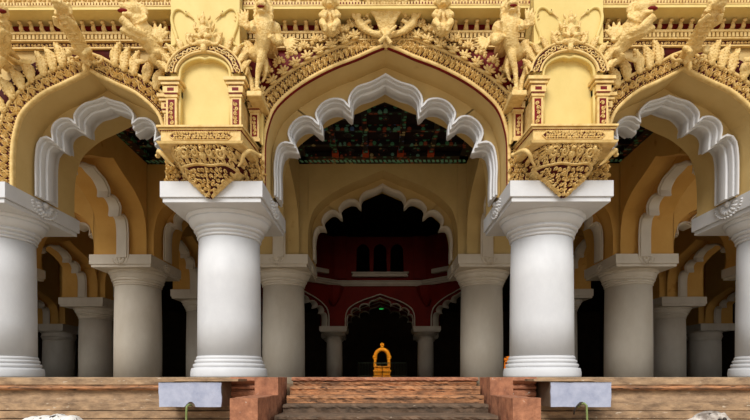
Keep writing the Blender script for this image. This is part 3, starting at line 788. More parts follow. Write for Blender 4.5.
def carved_band(D, cx, label, W, kind, seed, sp, lam, dense):
    t = thing('carved_arch_band', label, 'carving', (cx, 0, 0))
    Y = -.905; mp, tot = band_map(D, Y); rd = random.Random(seed)
    N = 120; SS = [tot*i/N for i in range(N+1)]
    if N % 2 == 0: pass
    def ring(prof, name, m):
        MB().grid([[mp(s_, a, h) for s_ in SS] for a, h in prof]).build(name, m, t, name != 'red_ground')
    ring([(-.0, 0), (-.0, .05), (W, .05), (W, 0)], 'red_ground', DKRED)
    ring([(-.003, -.0), (-.012, .07), (.0, .10), (.03, .11), (.055, .10), (.06, .05)], 'inner_moulding', GOLD)
    ring([(W-.055, .05), (W-.05, .09), (W-.02, .10), (W, .09), (W+.012, .05), (W+.01, 0)], 'outer_moulding', GOLD)
    ring([(-.014, .0), (-.022, .05), (-.018, .07), (-.004, .085)], 'red_edge_line', RED) if kind == 'flower' else None
    ring([(W, .0), (W+.01, .035), (W+.3, .035), (W+.31, 0)], 'red_halo', DKRED) if kind != 'flower' else None
    # beads along both mouldings
    r = RL(lambda a, b, h: mp(a, b, h+.05))
    n = int(tot/.055)
    for i in range(n):
        s_ = tot*(i+.5)/n
        r.dome(s_, .082, .017, .014, .04, n=5); r.dome(s_, W-.078, .017, .014, .035, n=5)
    r.b.build('bead_rows', GOLD, t)['kind'] = 'stuff'
    r = RL(lambda a, b, h: mp(a, b, h+.05)); lo, hi = .1, W-.095
    if dense:
        c = (hi-lo)/3
        k = 0; s_ = .06
        while s_ < tot-.06:
            # standing figure-like motifs between curls
            r.leaf(s_, lo, (hi-lo)*.95, .019, math.pi/2-.15, .07); r.dome(s_+.0, (lo+hi)/2+.03, .024, .03, .085)
            r.curl(s_+lam*.35, lo+(hi-lo)*.28, c*.85, rd.uniform(0, 6), 1, .011, .055); r.curl(s_+lam*.35, lo+(hi-lo)*.75, c*.8, rd.uniform(0, 6), -1, .011, .055)
            r.leaf(s_+lam*.6, lo+(hi-lo)*.5, .07, .011, rd.uniform(0, 6), .05)
            s_ += lam*.8
    else:
        r.vine(.02, tot-.02, (lo+hi)/2, (hi-lo)*.5, lam, .0135, .06, rd)
    r.b.build('scroll_carving', CARVE, t)
    n = int(tot/sp)
    for i in range(n):
        s_ = tot*(i+.5)/n
        a = mp(s_, W-.03, .15 if kind == 'flower' else .1); b = mp(s_, W+.2, .15)
        if b[2] < 4.9: continue
        if abs(s_-tot/2) < .22: continue
        o = bpy.data.objects.new('leaf_finial', PAL[kind]); COL.objects.link(o); o.parent = t; o.location = a
        ang = math.atan2(b[0]-a[0], b[2]-a[2])*.75
        sc_ = 1.32 if kind == 'flower' else 1.45
        o.rotation_euler = (.1, ang, 0); o.scale = ((-1 if kind != 'flower' and s_ > tot/2 else 1)*sc_, sc_, sc_)
    return t
carved_band(MAIN, 0, 'dense gilded carved band with flower finials around the widest front arch', .37, 'flower', 3, .25, .14, True)
carved_band(SIDE, -mids, 'gilded vine-scroll band with flame leaves around the left front arch', .38, 'flame', 4, .21, .30, False)
carved_band(SIDE, mids, 'gilded vine-scroll band with flame leaves around the right front arch', .38, 'flame', 5, .21, .30, False)

# ------------------------------------------------------------------ red spandrel ground and entablature
HOOKB = MB()
hk = bez([(0, .0, .0), (0, -.06, .03), (0, -.15, .07), (0, -.21, .12), (0, -.2, .19), (0, -.27, .235)], 4)
HOOKB.tube([(0, y_, z_) for x_, y_, z_ in hk], [.062-.0016*i for i in range(len(hk))], 8)
HOOKB.ell((0, -.29, .23), (.045, .055, .045), 8, 5); HOOKB.ell((0, -.1, .05), (.06, .08, .05), 8, 5); HOOKB.ell((0, -.05, .03), (.06, .05, .04), 8, 5)
_h = HOOKB.build('scroll_hook', GOLD, None, True); HOOK = _h.data; bpy.data.objects.remove(_h)
for _v in HOOK.vertices: _v.co.z *= .68; _v.co.y *= .5
def entablature(x0, x1, label, spacing, redback):
    cx = (x0+x1)/2; t = thing('entablature', label, 'cornice', (cx, -.9, 6.55)); w_ = (x1-x0)/2
    mb = MB().box(-w_, w_, -.012, .0, .0, 1.3)
    if redback:
        cur = [(x, z+.2) for x, z in smooth_full(MAIN, 3) if abs(x) < w_-.35]; cur = [(-w_, cur[0][1])]+cur+[(w_, cur[-1][1])]
        mb.grid([[(x, -.008, z-6.55) for x, z in cur], [(x, -.008, max(.02, z-6.55)) for x, z in cur]])
    mb.build('red_ground', RED, t)
    mb = MB().box(-w_, w_, -.09, -.0, .0, .03).box(-w_, w_, -.05, 0, .03, .13).box(-w_, w_, -.12, 0, .13, .155)
    mb.box(-w_, w_, -.14, 0, .255, .30)
    mb.build('mouldings', GOLD, t)
    rd = random.Random(int(abs(cx)*10)+3)
    r = RL(lambda a, b, h: (a, -.05-h, b))
    x = -w_+.04
    while x < w_-.04:       # carved frieze between the mouldings
        r.curl(x, .08, .032, rd.uniform(0, 6), rd.choice((-1, 1)), .009, .025, .9); x += .072
    r.b.build('small_frieze', RED if False else GOLD, t)
    MB().box(-w_, w_, -.056, -.05, .035, .125).build('frieze_ground', DKRED, t)
    mb = MB(); x = -w_+.03
    while x < w_-.03: mb.box(x, x+.05, -.13, 0, .165, .25); x += .078
    mb.build('dentils', GOLD, t)
    n = int(2*w_/spacing)
    for i in range(n):
        o = bpy.data.objects.new('scroll_hook', HOOK); COL.objects.link(o); o.parent = t; o.location = (-w_+(i+.5)*2*w_/n, -.03, .30)
    # projecting cornice
    mb = MB().box(-w_, w_, -.46, 0, 0.500, 0.555)
    mb.build('soffit', STONE if False else CREAM, t)
    mb = MB().box(-w_, w_, -.47, -.3, 0.555, 0.575).box(-w_, w_, -.44, -.2, 0.635, 0.775).box(-w_, w_, -.5, -.2, 0.775, 0.815)
    mb.build('cornice_mouldings', GOLD, t)
    mb = MB().box(-w_, w_, -.45, -.2, 0.577, 0.635); mb.build('red_groove', RED, t)
    mb = MB(); x = -w_+.02
    while x < w_-.02: mb.box(x, x+.034, -.475, -.4, 0.577, 0.633); x += .058
    mb.build('cornice_dentils', GOLD, t)
    r = RL(lambda a, b, h: (a, -.44-h, b)); x = -w_+.05
    while x < w_-.04: r.curl(x, .705, .05, rd.uniform(0, 6), rd.choice((-1, 1)), .011, .03, 1.0); x += .095
    r.b.build('cornice_scrolls', GOLD, t)
    return t
PW_ = .66
entablature(-XI+PW_, XI-PW_, 'red and gold entablature with hooked brackets above the widest arch', .205, True)
entablature(-XO+PW_, -XI-PW_, 'entablature with hooked brackets above the left arch', .205, False)
entablature(XI+PW_, XO-PW_, 'entablature with hooked brackets above the right arch', .205, False)
MB().box(-XO-3, XO+3, -.9, 1.05, 7.61, 8.6).build('wall_front', CREAM)['kind'] = 'structure'

# ------------------------------------------------------------------ niche piers, brackets, swans
def swan(parent_x, s, label):
    """relief swan neck; s = -1 faces right on the left half, +1 mirrored"""
    t = thing('relief_swan', label, 'relief', (parent_x, -1.57, 6.66))
    pts = bez([(.30, 0, -.42), (.22, 0, -.46), (.12, 0, -.42), (.10, 0, -.30), (.16, 0, -.12), (.19, 0, .06), (.14, 0, .2), (.04, 0, .23), (-.06, 0, .17)], 6)
    sg = -s
    nk = MB().tube([(-sg*x_*1.0, -.01, z_) for x_, y_, z_ in pts], [.022+.010*(1-abs(i/len(pts)*2-1)) for i in range(len(pts))], 8).ell((sg*.09, -.015, .15), (.055, .035, .04), 10, 6, Matrix.Rotation(sg*.5, 3, 'Y')).build('neck', CREAM, t, True)
    MB().tube([(sg*.12, -.02, .13), (sg*.2, -.02, .06), (sg*.23, -.02, .02)], [.022, .013, .004], 6).build('beak', GOLD, nk, True)
    MB().ell((sg*.09, -.052, .16), .01, 6, 4).build('eye', RED, nk)
def niche_pier(s):
    cx = s*XI; nm = left[s]; z0 = 4.58; zt = 8.3; f = -1.56; hw = .645
    t = thing('niche_pier', f'cream pier with a tall empty round-headed niche on the {nm}', 'pier', (cx, 0, z0))
    nh = .46; zs = 1.05
    cur = [(-nh, 0), (-nh, .5), (-nh, zs)]+[(-nh*math.cos(math.pi*k/16), zs+.34*math.sin(math.pi*k/16)**.8-(.03 if k == 8 else 0)) for k in range(1, 16)]+[(nh, zs), (nh, .5), (nh, 0)]
    mb = MB(); h = zt-z0
    mb.grid([[(x, f, z) for x, z in [(-hw, 0)]+cur+[(hw, 0)]], [(x, f, h) for x, z in [(-hw, 0)]+cur+[(hw, 0)]]])
    mb.grid([[(x, f, z) for x, z in cur], [(x, f+.1, z) for x, z in cur]])
    mb.add([(-nh, f+.1, 0), (nh, f+.1, 0), (nh, f+.1, 1.6), (-nh, f+.1, 1.6)], [(0, 1, 2, 3)])
    for sx in (-1, 1): mb.add([(sx*hw, f, 0), (sx*hw, -.9, 0), (sx*hw, -.9, h), (sx*hw, f, h)], [(0, 1, 2, 3)])
    bd = mb.build('body', CREAM, t)
    # rim moulding
    MB().tube([(x*1.03, f-.01, z if z < .01 else z+.015) for x, z in cur], .028, 8).build('niche_rim', CREAM, bd, True)
    # carved arch surround
    rd = random.Random(8+s)
    def am(a, r_, hh): # polar frame around the niche head
        return ((r_+.47)*-math.cos(a)*1.02, f-.01-hh, zs+.02+(r_+.40)*math.sin(a)*.92)
    A0, A1 = .05, math.pi-.05
    SS = [A0+(A1-A0)*k/40 for k in range(41)]
    MB().grid([[am(a, q, hh) for a in SS] for q, hh in ((.05, 0), (.05, .04), (.24, .04), (.24, 0))]).build('surround_ground', DKRED, t)
    MB().grid([[am(a, q, hh) for a in SS] for q, hh in ((.04, 0), (.035, .07), (.07, .075), (.075, .03))]).grid([[am(a, q, hh) for a in SS] for q, hh in ((.205, .03), (.21, .07), (.24, .075), (.25, 0))]).build('surround_mouldings', GOLD, t, True)
    r = RL(lambda a, b, h: am(a, b, h+.04))
    class Q: pass
    k = 0
    for i in range(22):
        a = A0+(A1-A0)*(i+.5)/22
        pts = []
        c_, r0 = (a, .14), .055
        hand = 1 if i % 2 else -1
        ph = rd.uniform(0, 6)
        for j in range(11):
            q = j/10; rr = r0*(1-q*.8); an = ph+hand*q*7
            pts.append((c_[0]+rr*math.cos(an)/.55, c_[1]+rr*math.sin(an)))
        rows = []
        for j, p in enumerate(pts):
            q0 = pts[max(j-1, 0)]; q1 = pts[min(j+1, 10)]; dx, dy = (q1[0]-q0[0])*.55, q1[1]-q0[1]; l = math.hypot(dx, dy) or 1
            rows.append([r.mp(p[0]-dy/l*.012*c/.55, p[1]+dx/l*.012*c, hh) for c, hh in ((-1, 0), (-.6, .025), (.6, .025), (1, 0))])
        r.b.grid(rows)
    r.b.build('surround_scrolls', GOLD, t)
    for i in range(12):
        a = A0+(A1-A0)*(i+.5)/12
        if abs(a-math.pi/2) < .2: continue
        p = am(a, .235, .03)
        o = bpy.data.objects.new('leaf_finial', PAL['flame']); COL.objects.link(o); o.parent = t; o.location = p
        sc_ = .85-.1*abs(math.cos(a)); o.rotation_euler = (.1, -math.cos(a)*.9, 0); o.scale = (sc_*(1 if a < math.pi/2 else -1), sc_, sc_)
    # pilasters with capitals, beside the niche and set back at the pier corners
    for sx in (-1, 1):
        for px, py, wd, z_top in ((.60, f, .1, .62), (.84, -1.12, .085, .56)):
            b = MB()
            b.box(sx*px-wd, sx*px+wd, py-.09, max(py+.12, -.95), 0, z_top)
            b.box(sx*px-wd-.02, sx*px+wd+.02, py-.11, py+.1, 0, .06)
            b.box(sx*px-wd-.02, sx*px+wd+.02, py-.11, py+.1, z_top, z_top+.05)
            b.box(sx*px-wd-.04, sx*px+wd+.04, py-.13, py+.1, z_top+.07, z_top+.19)
            b.box(sx*px-wd-.07, sx*px+wd+.07, py-.16, py+.1, z_top+.21, z_top+.25)
            b.box(sx*px-wd-.1, sx*px+wd+.1, py-.19, py+.1, z_top+.27, z_top+.33)
            pl = b.build('pilaster', GOLD, t)
            b = MB()
            for zz_ in (.05, .19, .25): b.box(sx*px-wd-.015, sx*px+wd+.015, py-.125, py+.08, z_top+zz_, z_top+zz_+.02)
            b.box(sx*px-wd*.62, sx*px+wd*.62, py-.093, py-.085, .1, z_top-.04)
            b.box(sx*px-.06, sx*px+.06, py-.133, py-.128, z_top+.1, z_top+.16)
            b.build('red_lines', RED, pl)
            r = RL(lambda a, b_, h, px=px, py=py, sx=sx: (sx*px+a, py-.093-h, b_))
            zz_ = .15
            while zz_ < z_top-.08:
                r.curl(rd.uniform(-.01, .01), zz_, wd*.42, rd.uniform(0, 6), rd.choice((-1, 1)), .011, .022, 1.1); zz_ += wd*.85
            r.b.build('pilaster_scrolls', GOLD, pl)
        if True:
            MB().box(sx*.86-.12, sx*.86+.12, -1.08, -.92, 0, .62).build('pilaster_backing', CREAM, t)
    # crowning figure over the niche
    k = SK(); zc = zs+.78
    k.e((0, f-.1, zc), (.1, .08, .12)); k.e((0, f-.13, zc+.16), (.055, .055, .06)); k.e((0, f-.12, zc+.25), (.05, .05, .07)); k.e((0, f-.12, zc+.33), (.025, .03, .05))
    for sx in (-1, 1):
        k.t([(sx*.07, f-.13, zc+.06), (sx*.15, f-.14, zc+.02), (sx*.12, f-.16, zc+.14)], [.03, .026, .022])
        k.t([(sx*.04, f-.12, zc-.08), (sx*.15, f-.14, zc-.1), (sx*.03, f-.16, zc-.14)], [.045, .04, .03])
        k.t(bez([(sx*.1, f-.08, zc-.2), (sx*.24, f-.09, zc-.22), (sx*.3, f-.08, zc-.1), (sx*.24, f-.08, zc-.02), (sx*.19, f-.08, zc-.08)]), .032)
        k.e((sx*.17, f-.07, zc+.1), (.03, .04, .1), sx*.3); k.e((sx*.1, f-.07, zc+.28), (.025, .03, .06), sx*.4)
    k.e((0, f-.08, zc-.2), (.18, .08, .06)); k.e((0, f-.1, zc-.3), (.06, .05, .09))
    k.done('crowning_figure', GOLD, t, .011, .01)
    swan(cx-.43, -1, f'swan relief facing right on the pier over the {nm} niche')
    swan(cx+.43, 1, f'swan relief facing left on the pier over the {nm} niche')
niche_pier(-1); niche_pier(1)

def bracket(s):
    cx = s*XI; nm = left[s]
    t = thing('carved_bracket', f'gilded shelf and hanging carved pendant over the {nm} front column', 'bracket', (cx, 0, 0))
    yb = -.9
    def frus(mb, z0, z1, hw0, y0, hw1, y1):   # box with sides tapering back to the wall
        a = [(-hw0-.1, yb, z0), (-hw0, y0, z0), (hw0, y0, z0), (hw0+.1, yb, z0)]; b = [(-hw1-.1, yb, z1), (-hw1, y1, z1), (hw1, y1, z1), (hw1+.1, yb, z1)]
        mb.add(a+b, [(0, 1, 5, 4), (1, 2, 6, 5), (2, 3, 7, 6), (3, 2, 1, 0), (4, 5, 6, 7)])
    mb = MB(); frus(mb, 4.31, 4.50, .73, -1.8, .73, -1.8); mb.build('shelf', CREAM if False else GOLD, t)
    mb = MB(); frus(mb, 4.25, 4.29, .77, -1.85, .79, -1.87); frus(mb, 4.545, 4.58, .79, -1.87, .79, -1.87); frus(mb, 4.51, 4.53, .75, -1.83, .77, -1.84)
    mb.build('shelf_mouldings', GOLD, t)
    mb = MB(); frus(mb, 4.50, 4.545, .745, -1.815, .745, -1.815); frus(mb, 4.29, 4.31, .745, -1.815, .745, -1.815); mb.build('shelf_red_lines', RED, t)
    # frieze panel with pointed ends
    b = MB(); n = [(-.55, 0), (-.48, .06), (.48, .06), (.55, 0), (.48, -.06), (-.48, -.06)]
    b.add([(x, -1.803, 4.405+z) for x, z in n], [(0, 1, 2, 3, 4, 5)]); b.build('frieze_ground', DKRED, t)
    rd = random.Random(31+s)
    r = RL(lambda a, b_, h: (a, -1.803-h, 4.405+b_)); r.fill(-.5, .52, -.06, .06, .052, .0085, .022, rd)
    x = -.7
    while x < .7: r.dome(x, .085, .014, .01, .02, n=5); x += .04
    r.strip([(-.57, 0), (-.49, .075), (.49, .075), (.57, 0), (.49, -.075), (-.49, -.075), (-.57, 0)], .01, .02)
    r.b.build('frieze_scrolls', GOLD, t)
    # pendant body: rings from shelf to tip, convex in plan
    lv = [(4.25, .74, -1.80), (4.18, .70, -1.76), (4.06, .63, -1.64), (3.99, .60, -1.56), (3.97, .58, -1.54), (3.86, .46, -1.46), (3.74, .33, -1.40), (3.62, .2, -1.35), (3.52, .09, -1.31), (3.45, .02, -1.28)]
    def body(u, z):    # u in -1..1
        for (z0, w0, y0), (z1, w1, y1) in zip(lv[:-1], lv[1:]):
            if z1 <= z <= z0 or (z1 is lv[-1][0] and z < z1): f_ = (z0-z)/(z0-z1); break
        else: z0, w0, y0 = lv[0]; z1, w1, y1 = lv[0]; f_ = 0
        f_ = min(1, f_); ww = w0+(w1-w0)*f_; yy = y0+(y1-y0)*f_
        base = -.9 if z > 3.82 else -1.235
        c = max(0, 1-abs(u)**7)
        return ww*u, base+(yy-base)*c, z
    us = [-1+2*k/20 for k in range(21)]
    MB().grid([[body(u, z) for u in us] for z, a, b_ in lv]).build('pendant_ground', DKRED, t)
    def wof(z):
        return max(abs(body(1, z)[0]), .01)
    def mp(a, z, h):
        u = max(-1, min(1, a/wof(z))); x, y, z = body(u, max(3.45, min(4.25, z)))
        nx = .5*u*abs(u)
        return (x+nx*h, y-h*(1-.3*abs(u)), z-.2*h)
    r = RL(mp)
    ins = lambda a, z: abs(a) < wof(z)*.93
    # upper tier: large scrolls, seated figure, drops
    for sx in (-1, 1):
        r.curl(sx*.14, 4.14, .07, 1.5, sx, .019, .06); r.curl(sx*.32, 4.13, .085, .5, -sx, .022, .065); r.curl(sx*.5, 4.14, .07, 2.5, sx, .02, .06)
        r.dome(sx*.4, 4.17, .05, .06, .08); r.dome(sx*.62, 4.19, .06, .05, .08)
    r.dome(0, 4.18, .04, .045, .1); r.dome(0, 4.1, .07, .06, .08)
    r.fill(-.66, .66, 4.05, 4.25, .075, .009, .05, rd, ins)
    x = -.55
    while x <= .56: r.curl(x, 4.035, .042, 1.6, 1 if x > 0 else -1, .014, .05, .9); r.dome(x+.05, 4.0, .018, .03, .05); x += .115
    r.strip([(-.6+1.2*k/16, 3.985+.01*math.cos(k)) for k in range(17)], .02, .06)
    # lower tier
    r.fill(-.6, .6, 3.47, 3.97, .09, .0105, .065, rd, ins)
    r.strip([(0, 3.95-.03*k) for k in range(15)], .014, .06)
    for sx in (-1, 1):
        r.strip([(sx*(wof(z)*.95), z) for z in [3.97-.035*k for k in range(15)]], .028, .06)
        for z in (3.88, 3.8, 3.72, 3.64, 3.56): r.curl(sx*wof(z)*.9, z, .04, rd.uniform(0, 6), sx, .014, .07)
    r.b.build('pendant_scrolls', CARVE, t)
    # flaring scroll ends
    for sx in (-1, 1):
        pts = bez([(sx*.98, -1.35, 4.24), (sx*.86, -1.6, 4.22), (sx*.76, -1.65, 4.14), (sx*.68, -1.55, 4.04), (sx*.6, -1.5, 3.98)], 4)
        MB().tube(pts, [.016+.026*math.sin(math.pi*min(1, (i+2)/len(pts))) for i in range(len(pts))], 8).ell((sx*.98, -1.36, 4.24), (.05, .05, .04)).build('scroll_end', GOLD, t, True)
    # carved wings on the wall on both sides of the pendant
    for sx in (-1, 1):
        MB().box(*sorted((sx*.5, sx*.98)), -1.0, -.9, 3.82, 4.3).build('side_wing_ground', DKRED, t)
        r = RL(lambda a, b_, h: (a, -1.0-h, b_))
        r.fill(*sorted((sx*.5, sx*.97)), 3.83, 4.28, .11, .013, .08, rd)
        r.b.build('side_wing_scrolls', CARVE, t)
bracket(-1); bracket(1)

# ------------------------------------------------------------------ lions and the crowning figure
def lower(z0, z1, d):
    return lambda x, y, z: (x, y, z-d*max(0, min(1.3, (z-z0)/(z1-z0))))
def yali(s, side, label):
    SK.W = None
    t = thing('winged_lion', label, 'sculpture', (s*XI, 0, 0))
    m = side; k = SK()
    def q(x, y, z): return (m*x, y, z)
    # neck, chest, belly
    k.t([q(*p) for p in bez([(1.13, -1.72, 6.62), (1.14, -1.74, 6.44), (1.12, -1.68, 6.24), (1.02, -1.56, 6.1), (.88, -1.42, 6.12)], 4)], [.13, .14, .15, .16, .165, .165, .16, .155, .15, .145, .14, .14, .14, .14, .14, .13, .12])
    # head with muzzle, brow, mane and ears
    k.e(q(1.14, -1.8, 6.74), (.13, .15, .15)); k.e(q(1.14, -1.95, 6.69), (.1, .08, .055)); k.e(q(1.14, -1.92, 6.59), (.075, .07, .028))
    k.e(q(1.14, -2.0, 6.72), (.04, .03, .03))
    for sx in (-1, 1):
        k.e((m*1.14+sx*.07, -1.93, 6.8), (.035, .035, .03)); k.e((m*1.14+sx*.12, -1.8, 6.88), (.035, .035, .055)); k.e((m*1.14+sx*.08, -1.95, 6.83), (.04, .03, .015), sx*.3)
        for i in range(6): k.e((m*1.14+sx*(.14+.015*(i % 2)), -1.76, 6.8-.06*i), (.04, .06, .04))
    for i in range(7):
        a = math.pi*i/6; k.e((m*1.14+.14*math.cos(a), -1.76, 6.78+.14*math.sin(a)), .038)
    for i in range(7): k.t([q(1.02-.012*i, -1.80+.03*i, 6.48-.062*i), q(1.12-.014*i, -1.9+.035*i, 6.455-.062*i), q(1.22-.014*i, -1.80+.03*i, 6.485-.062*i)], .017)
    # outer shoulder and foreleg
    k.e(q(1.29, -1.55, 6.5), (.13, .13, .16), m*.4); k.e(q(1.36, -1.52, 6.34), (.1, .1, .12), m*.4)
    k.t([q(*p) for p in bez([(1.34, -1.58, 6.34), (1.4, -1.66, 6.22), (1.34, -1.74, 6.18), (1.28, -1.8, 6.24)], 3)], [.09, .085, .08, .07, .06, .055, .055, .055, .06, .065])
    k.t([q(*p) for p in bez([(1.04, -1.72, 6.5), (.96, -1.84, 6.42), (.98, -1.92, 6.3), (1.02, -1.95, 6.26)], 3)], [.08, .075, .07, .06, .055, .05, .05, .05, .055, .06])
    # haunch and long hind legs
    k.e(q(.79, -1.42, 6.22), (.12, .13, .18), -m*.3)
    k.t([q(*p) for p in bez([(.76, -1.45, 6.2), (.69, -1.5, 6.02), (.76, -1.45, 5.8), (.84, -1.44, 5.6), (.86, -1.44, 5.42), (.9, -1.52, 5.37)], 4)], [.12, .11, .1, .095, .085, .08, .07, .065, .06, .055, .05, .05, .05, .05, .05, .05, .05, .055, .06, .06, .06])
    k.t([q(*p) for p in bez([(1.06, -1.6, 6.12), (1.07, -1.64, 5.95), (1.0, -1.58, 5.72), (.97, -1.54, 5.5), (.97, -1.53, 5.4), (1.0, -1.6, 5.36)], 4)], [.12, .11, .1, .09, .08, .075, .065, .06, .055, .05, .045, .045, .045, .045, .045, .045, .05, .055, .06, .06, .06])
    k.t([q(*p) for p in bez([(1.1, -1.5, 5.98), (1.13, -1.5, 5.8), (1.08, -1.45, 5.66), (1.04, -1.45, 5.6)], 4)], [.06, .06, .055, .05, .045, .04, .036, .033, .03, .028, .026, .022, .02])
    for i in range(5): k.e(q(.78-.03*math.cos(i), -1.56, 6.3-.05*i), .022)
    k.t([q(*p) for p in bez([(.78, -1.2, 6.0), (.72, -1.5, 5.92), (.8, -1.6, 5.78), (.76, -1.56, 5.66)], 4)], .026)
    k.t([q(.98, -.9, 6.1), q(1.0, -1.5, 6.15)], [.12, .13]); k.t([q(1.12, -.9, 6.5), q(1.13, -1.6, 6.5)], [.13, .14])
    k.done('body', GOLD, t, .0145, .006)
    MB().ell((m*1.14, -1.985, 6.635), (.07, .03, .016), 10, 6).build('mouth', RED, t, True)
    for sx in (-1, 1): MB().ell((m*1.14+sx*.07, -1.966, 6.8), (.014, .012, .014), 6, 4).build('eye', RED, t, True)
    for (bx, bz, rot, y_) in ((.80, 6.62, -.6, -1.55), (1.42, 6.42, 1.9, -1.4)):
        k = SK()
        for i in range(7):
            a = rot+(-.8+.25*i); l = .2+.12*math.sin(math.pi*(i+1)/8)
            k.e(q(bx+math.sin(a)*l*.55, y_-.015*i, bz+math.cos(a)*l*.55-.04), (.026, .024, l*.5), m*a)
        for i in range(5): k.e(q(bx+.05*math.cos(i*1.3), y_-.06, bz-.04+.05*math.sin(i*1.3)), .028)
        k.e(q(bx, y_-.03, bz-.04), (.09, .05, .09)); k.t([q(bx, y_, bz-.05), q(1.1, y_-.03, 6.42)], [.05, .06])
        k.done('wing', GOLD, t, .012)
    MB().box(*sorted((m*.8, m*1.08)), -1.66, -.9, 5.22, 5.32).build('pedestal', GOLD, t, bevel=.02)
    return t
yali(-1, 1, 'rearing winged lion on the right flank of the left niche pier')
yali(1, -1, 'rearing winged lion on the left flank of the right niche pier')
def prancer(cx, m, label):
    SK.W = staticmethod(lambda x, y, z: (x, y, z-.27*max(0, min(1.3, (z-5.6)/1.4))+.5*max(0, (6.45-z))))
    """winged lion springing outward with open jaws over a side arch"""
    t = thing('winged_lion', label, 'sculpture', (cx, 0, 0)); k = SK()
    def q(x, y, z): return (m*x, y, z)
    k.t([q(*p) for p in bez([(.72, -1.1, 5.55), (.82, -1.25, 5.85), (.98, -1.4, 6.2), (1.08, -1.5, 6.5), (1.18, -1.62, 6.75), (1.26, -1.72, 6.92)])], [.1]*4+[.14]*4+[.19]*6+[.2]*6+[.17]*4+[.14]*2)
    k.e(q(1.28, -1.75, 7.0), (.17, .16, .16)); k.t([q(1.3, -1.8, 7.0), q(1.45, -1.88, 7.0)], [.1, .07]); k.t([q(1.26, -1.8, 6.86), q(1.4, -1.88, 6.82)], [.06, .045])
    for i in range(8):
        a = .6+math.pi*i/7; k.e(q(1.22+.16*math.cos(a), -1.7, 7.02+.16*math.sin(a)), .06)
    k.e(q(1.3, -1.86, 7.09), .035); k.t([q(1.2, -1.75, 7.12), q(1.3, -1.8, 7.26)], [.05, .03])
    k.t([q(*p) for p in bez([(1.1, -1.6, 6.55), (1.22, -1.8, 6.5), (1.32, -1.88, 6.62), (1.4, -1.92, 6.68)], 3)], [.12, .11, .1, .095, .09, .085, .08, .075, .08, .085])
    k.t([q(*p) for p in bez([(1.05, -1.5, 6.4), (1.22, -1.7, 6.32), (1.34, -1.78, 6.46), (1.44, -1.8, 6.54)], 3)], [.11, .1, .095, .09, .085, .08, .075, .07, .075, .08])
    k.t([q(*p) for p in bez([(.85, -1.3, 6.0), (1.05, -1.4, 5.8), (1.0, -1.35, 5.6), (.86, -1.3, 5.42)], 3)], [.14, .13, .12, .1, .09, .08, .07, .06, .06, .06])
    k.t([q(*p) for p in bez([(.75, -1.25, 5.9), (.68, -1.5, 5.75), (.78, -1.5, 5.55), (.72, -1.5, 5.4)], 3)], [.12, .11, .1, .09, .08, .07, .07, .06, .06, .06])
    for i in range(7): k.t([q(1.22-.03*i, -1.72+.045*i, 6.86-.09*i), q(1.27-.035*i, -1.82+.05*i, 6.78-.09*i), q(1.3-.03*i, -1.7+.05*i, 6.72-.09*i)], .02)
    for i in range(6): k.e(q(1.1+.02*(i % 2), -1.66, 7.1-.07*i), (.05, .07, .045))
    k.e(q(.92, -1.42, 5.98), (.15, .14, .2), .3*m)
    k.t([q(.9, -.9, 6.0), q(.93, -1.3, 6.05)], [.13, .14]); k.t([q(1.0, -.9, 6.5), q(1.08, -1.4, 6.5)], [.12, .14])
    k.t([q(*p) for p in bez([(1.28, -1.68, 6.75), (1.12, -1.8, 6.7), (1.02, -1.75, 6.85), (1.1, -1.7, 6.98)], 3)], .03)
    k.done('body', GOLD, t, .0155, .006)
    MB().ell((m*1.4, -1.86, 6.66), (.1, .05, .03), 10, 6).build('mouth', RED, t, True)
    MB().ell((m*1.3, -1.9, 6.83), (.015, .015, .015), 6, 4).build('eye', RED, t, True)
    k = SK()
    for i in range(6):
        a = -.7+.28*i; l = .26+.16*math.sin(math.pi*(i+1)/7)
        k.e(q(.88+math.sin(a)*l*.45, -1.55-.015*i, 6.58+math.cos(a)*l*.45-.1), (.04, .03, l*.5), m*a)
    k.e(q(.88, -1.56, 6.45), (.1, .05, .1)); k.t([q(.88, -1.5, 6.45), q(1.0, -1.5, 6.4)], [.07, .08])
    k.done('wing', GOLD, t, .015)
    k = SK()
    for i in range(5):
        a = 1.5+.2*i; k.e(q(1.28+.1*math.sin(a), -1.2, 6.12+.1*math.cos(a)-.03*i), (.03, .03, .14), m*a)
    k.t([q(1.2, -1.2, 6.1), q(1.05, -1.35, 6.2)], [.05, .07]); k.t([q(1.2, -.9, 6.1), q(1.22, -1.2, 6.12)], [.05, .06])
    k.done('wing', GOLD, t, .015)
prancer(-XI, -1, 'open-mouthed winged lion on the left flank of the left niche pier')
prancer(XI, 1, 'open-mouthed winged lion on the right flank of the right niche pier')
prancer(-XO, 1, 'winged lion cut by the left edge of the photo')
prancer(XO, -1, 'winged lion cut by the right edge of the photo')
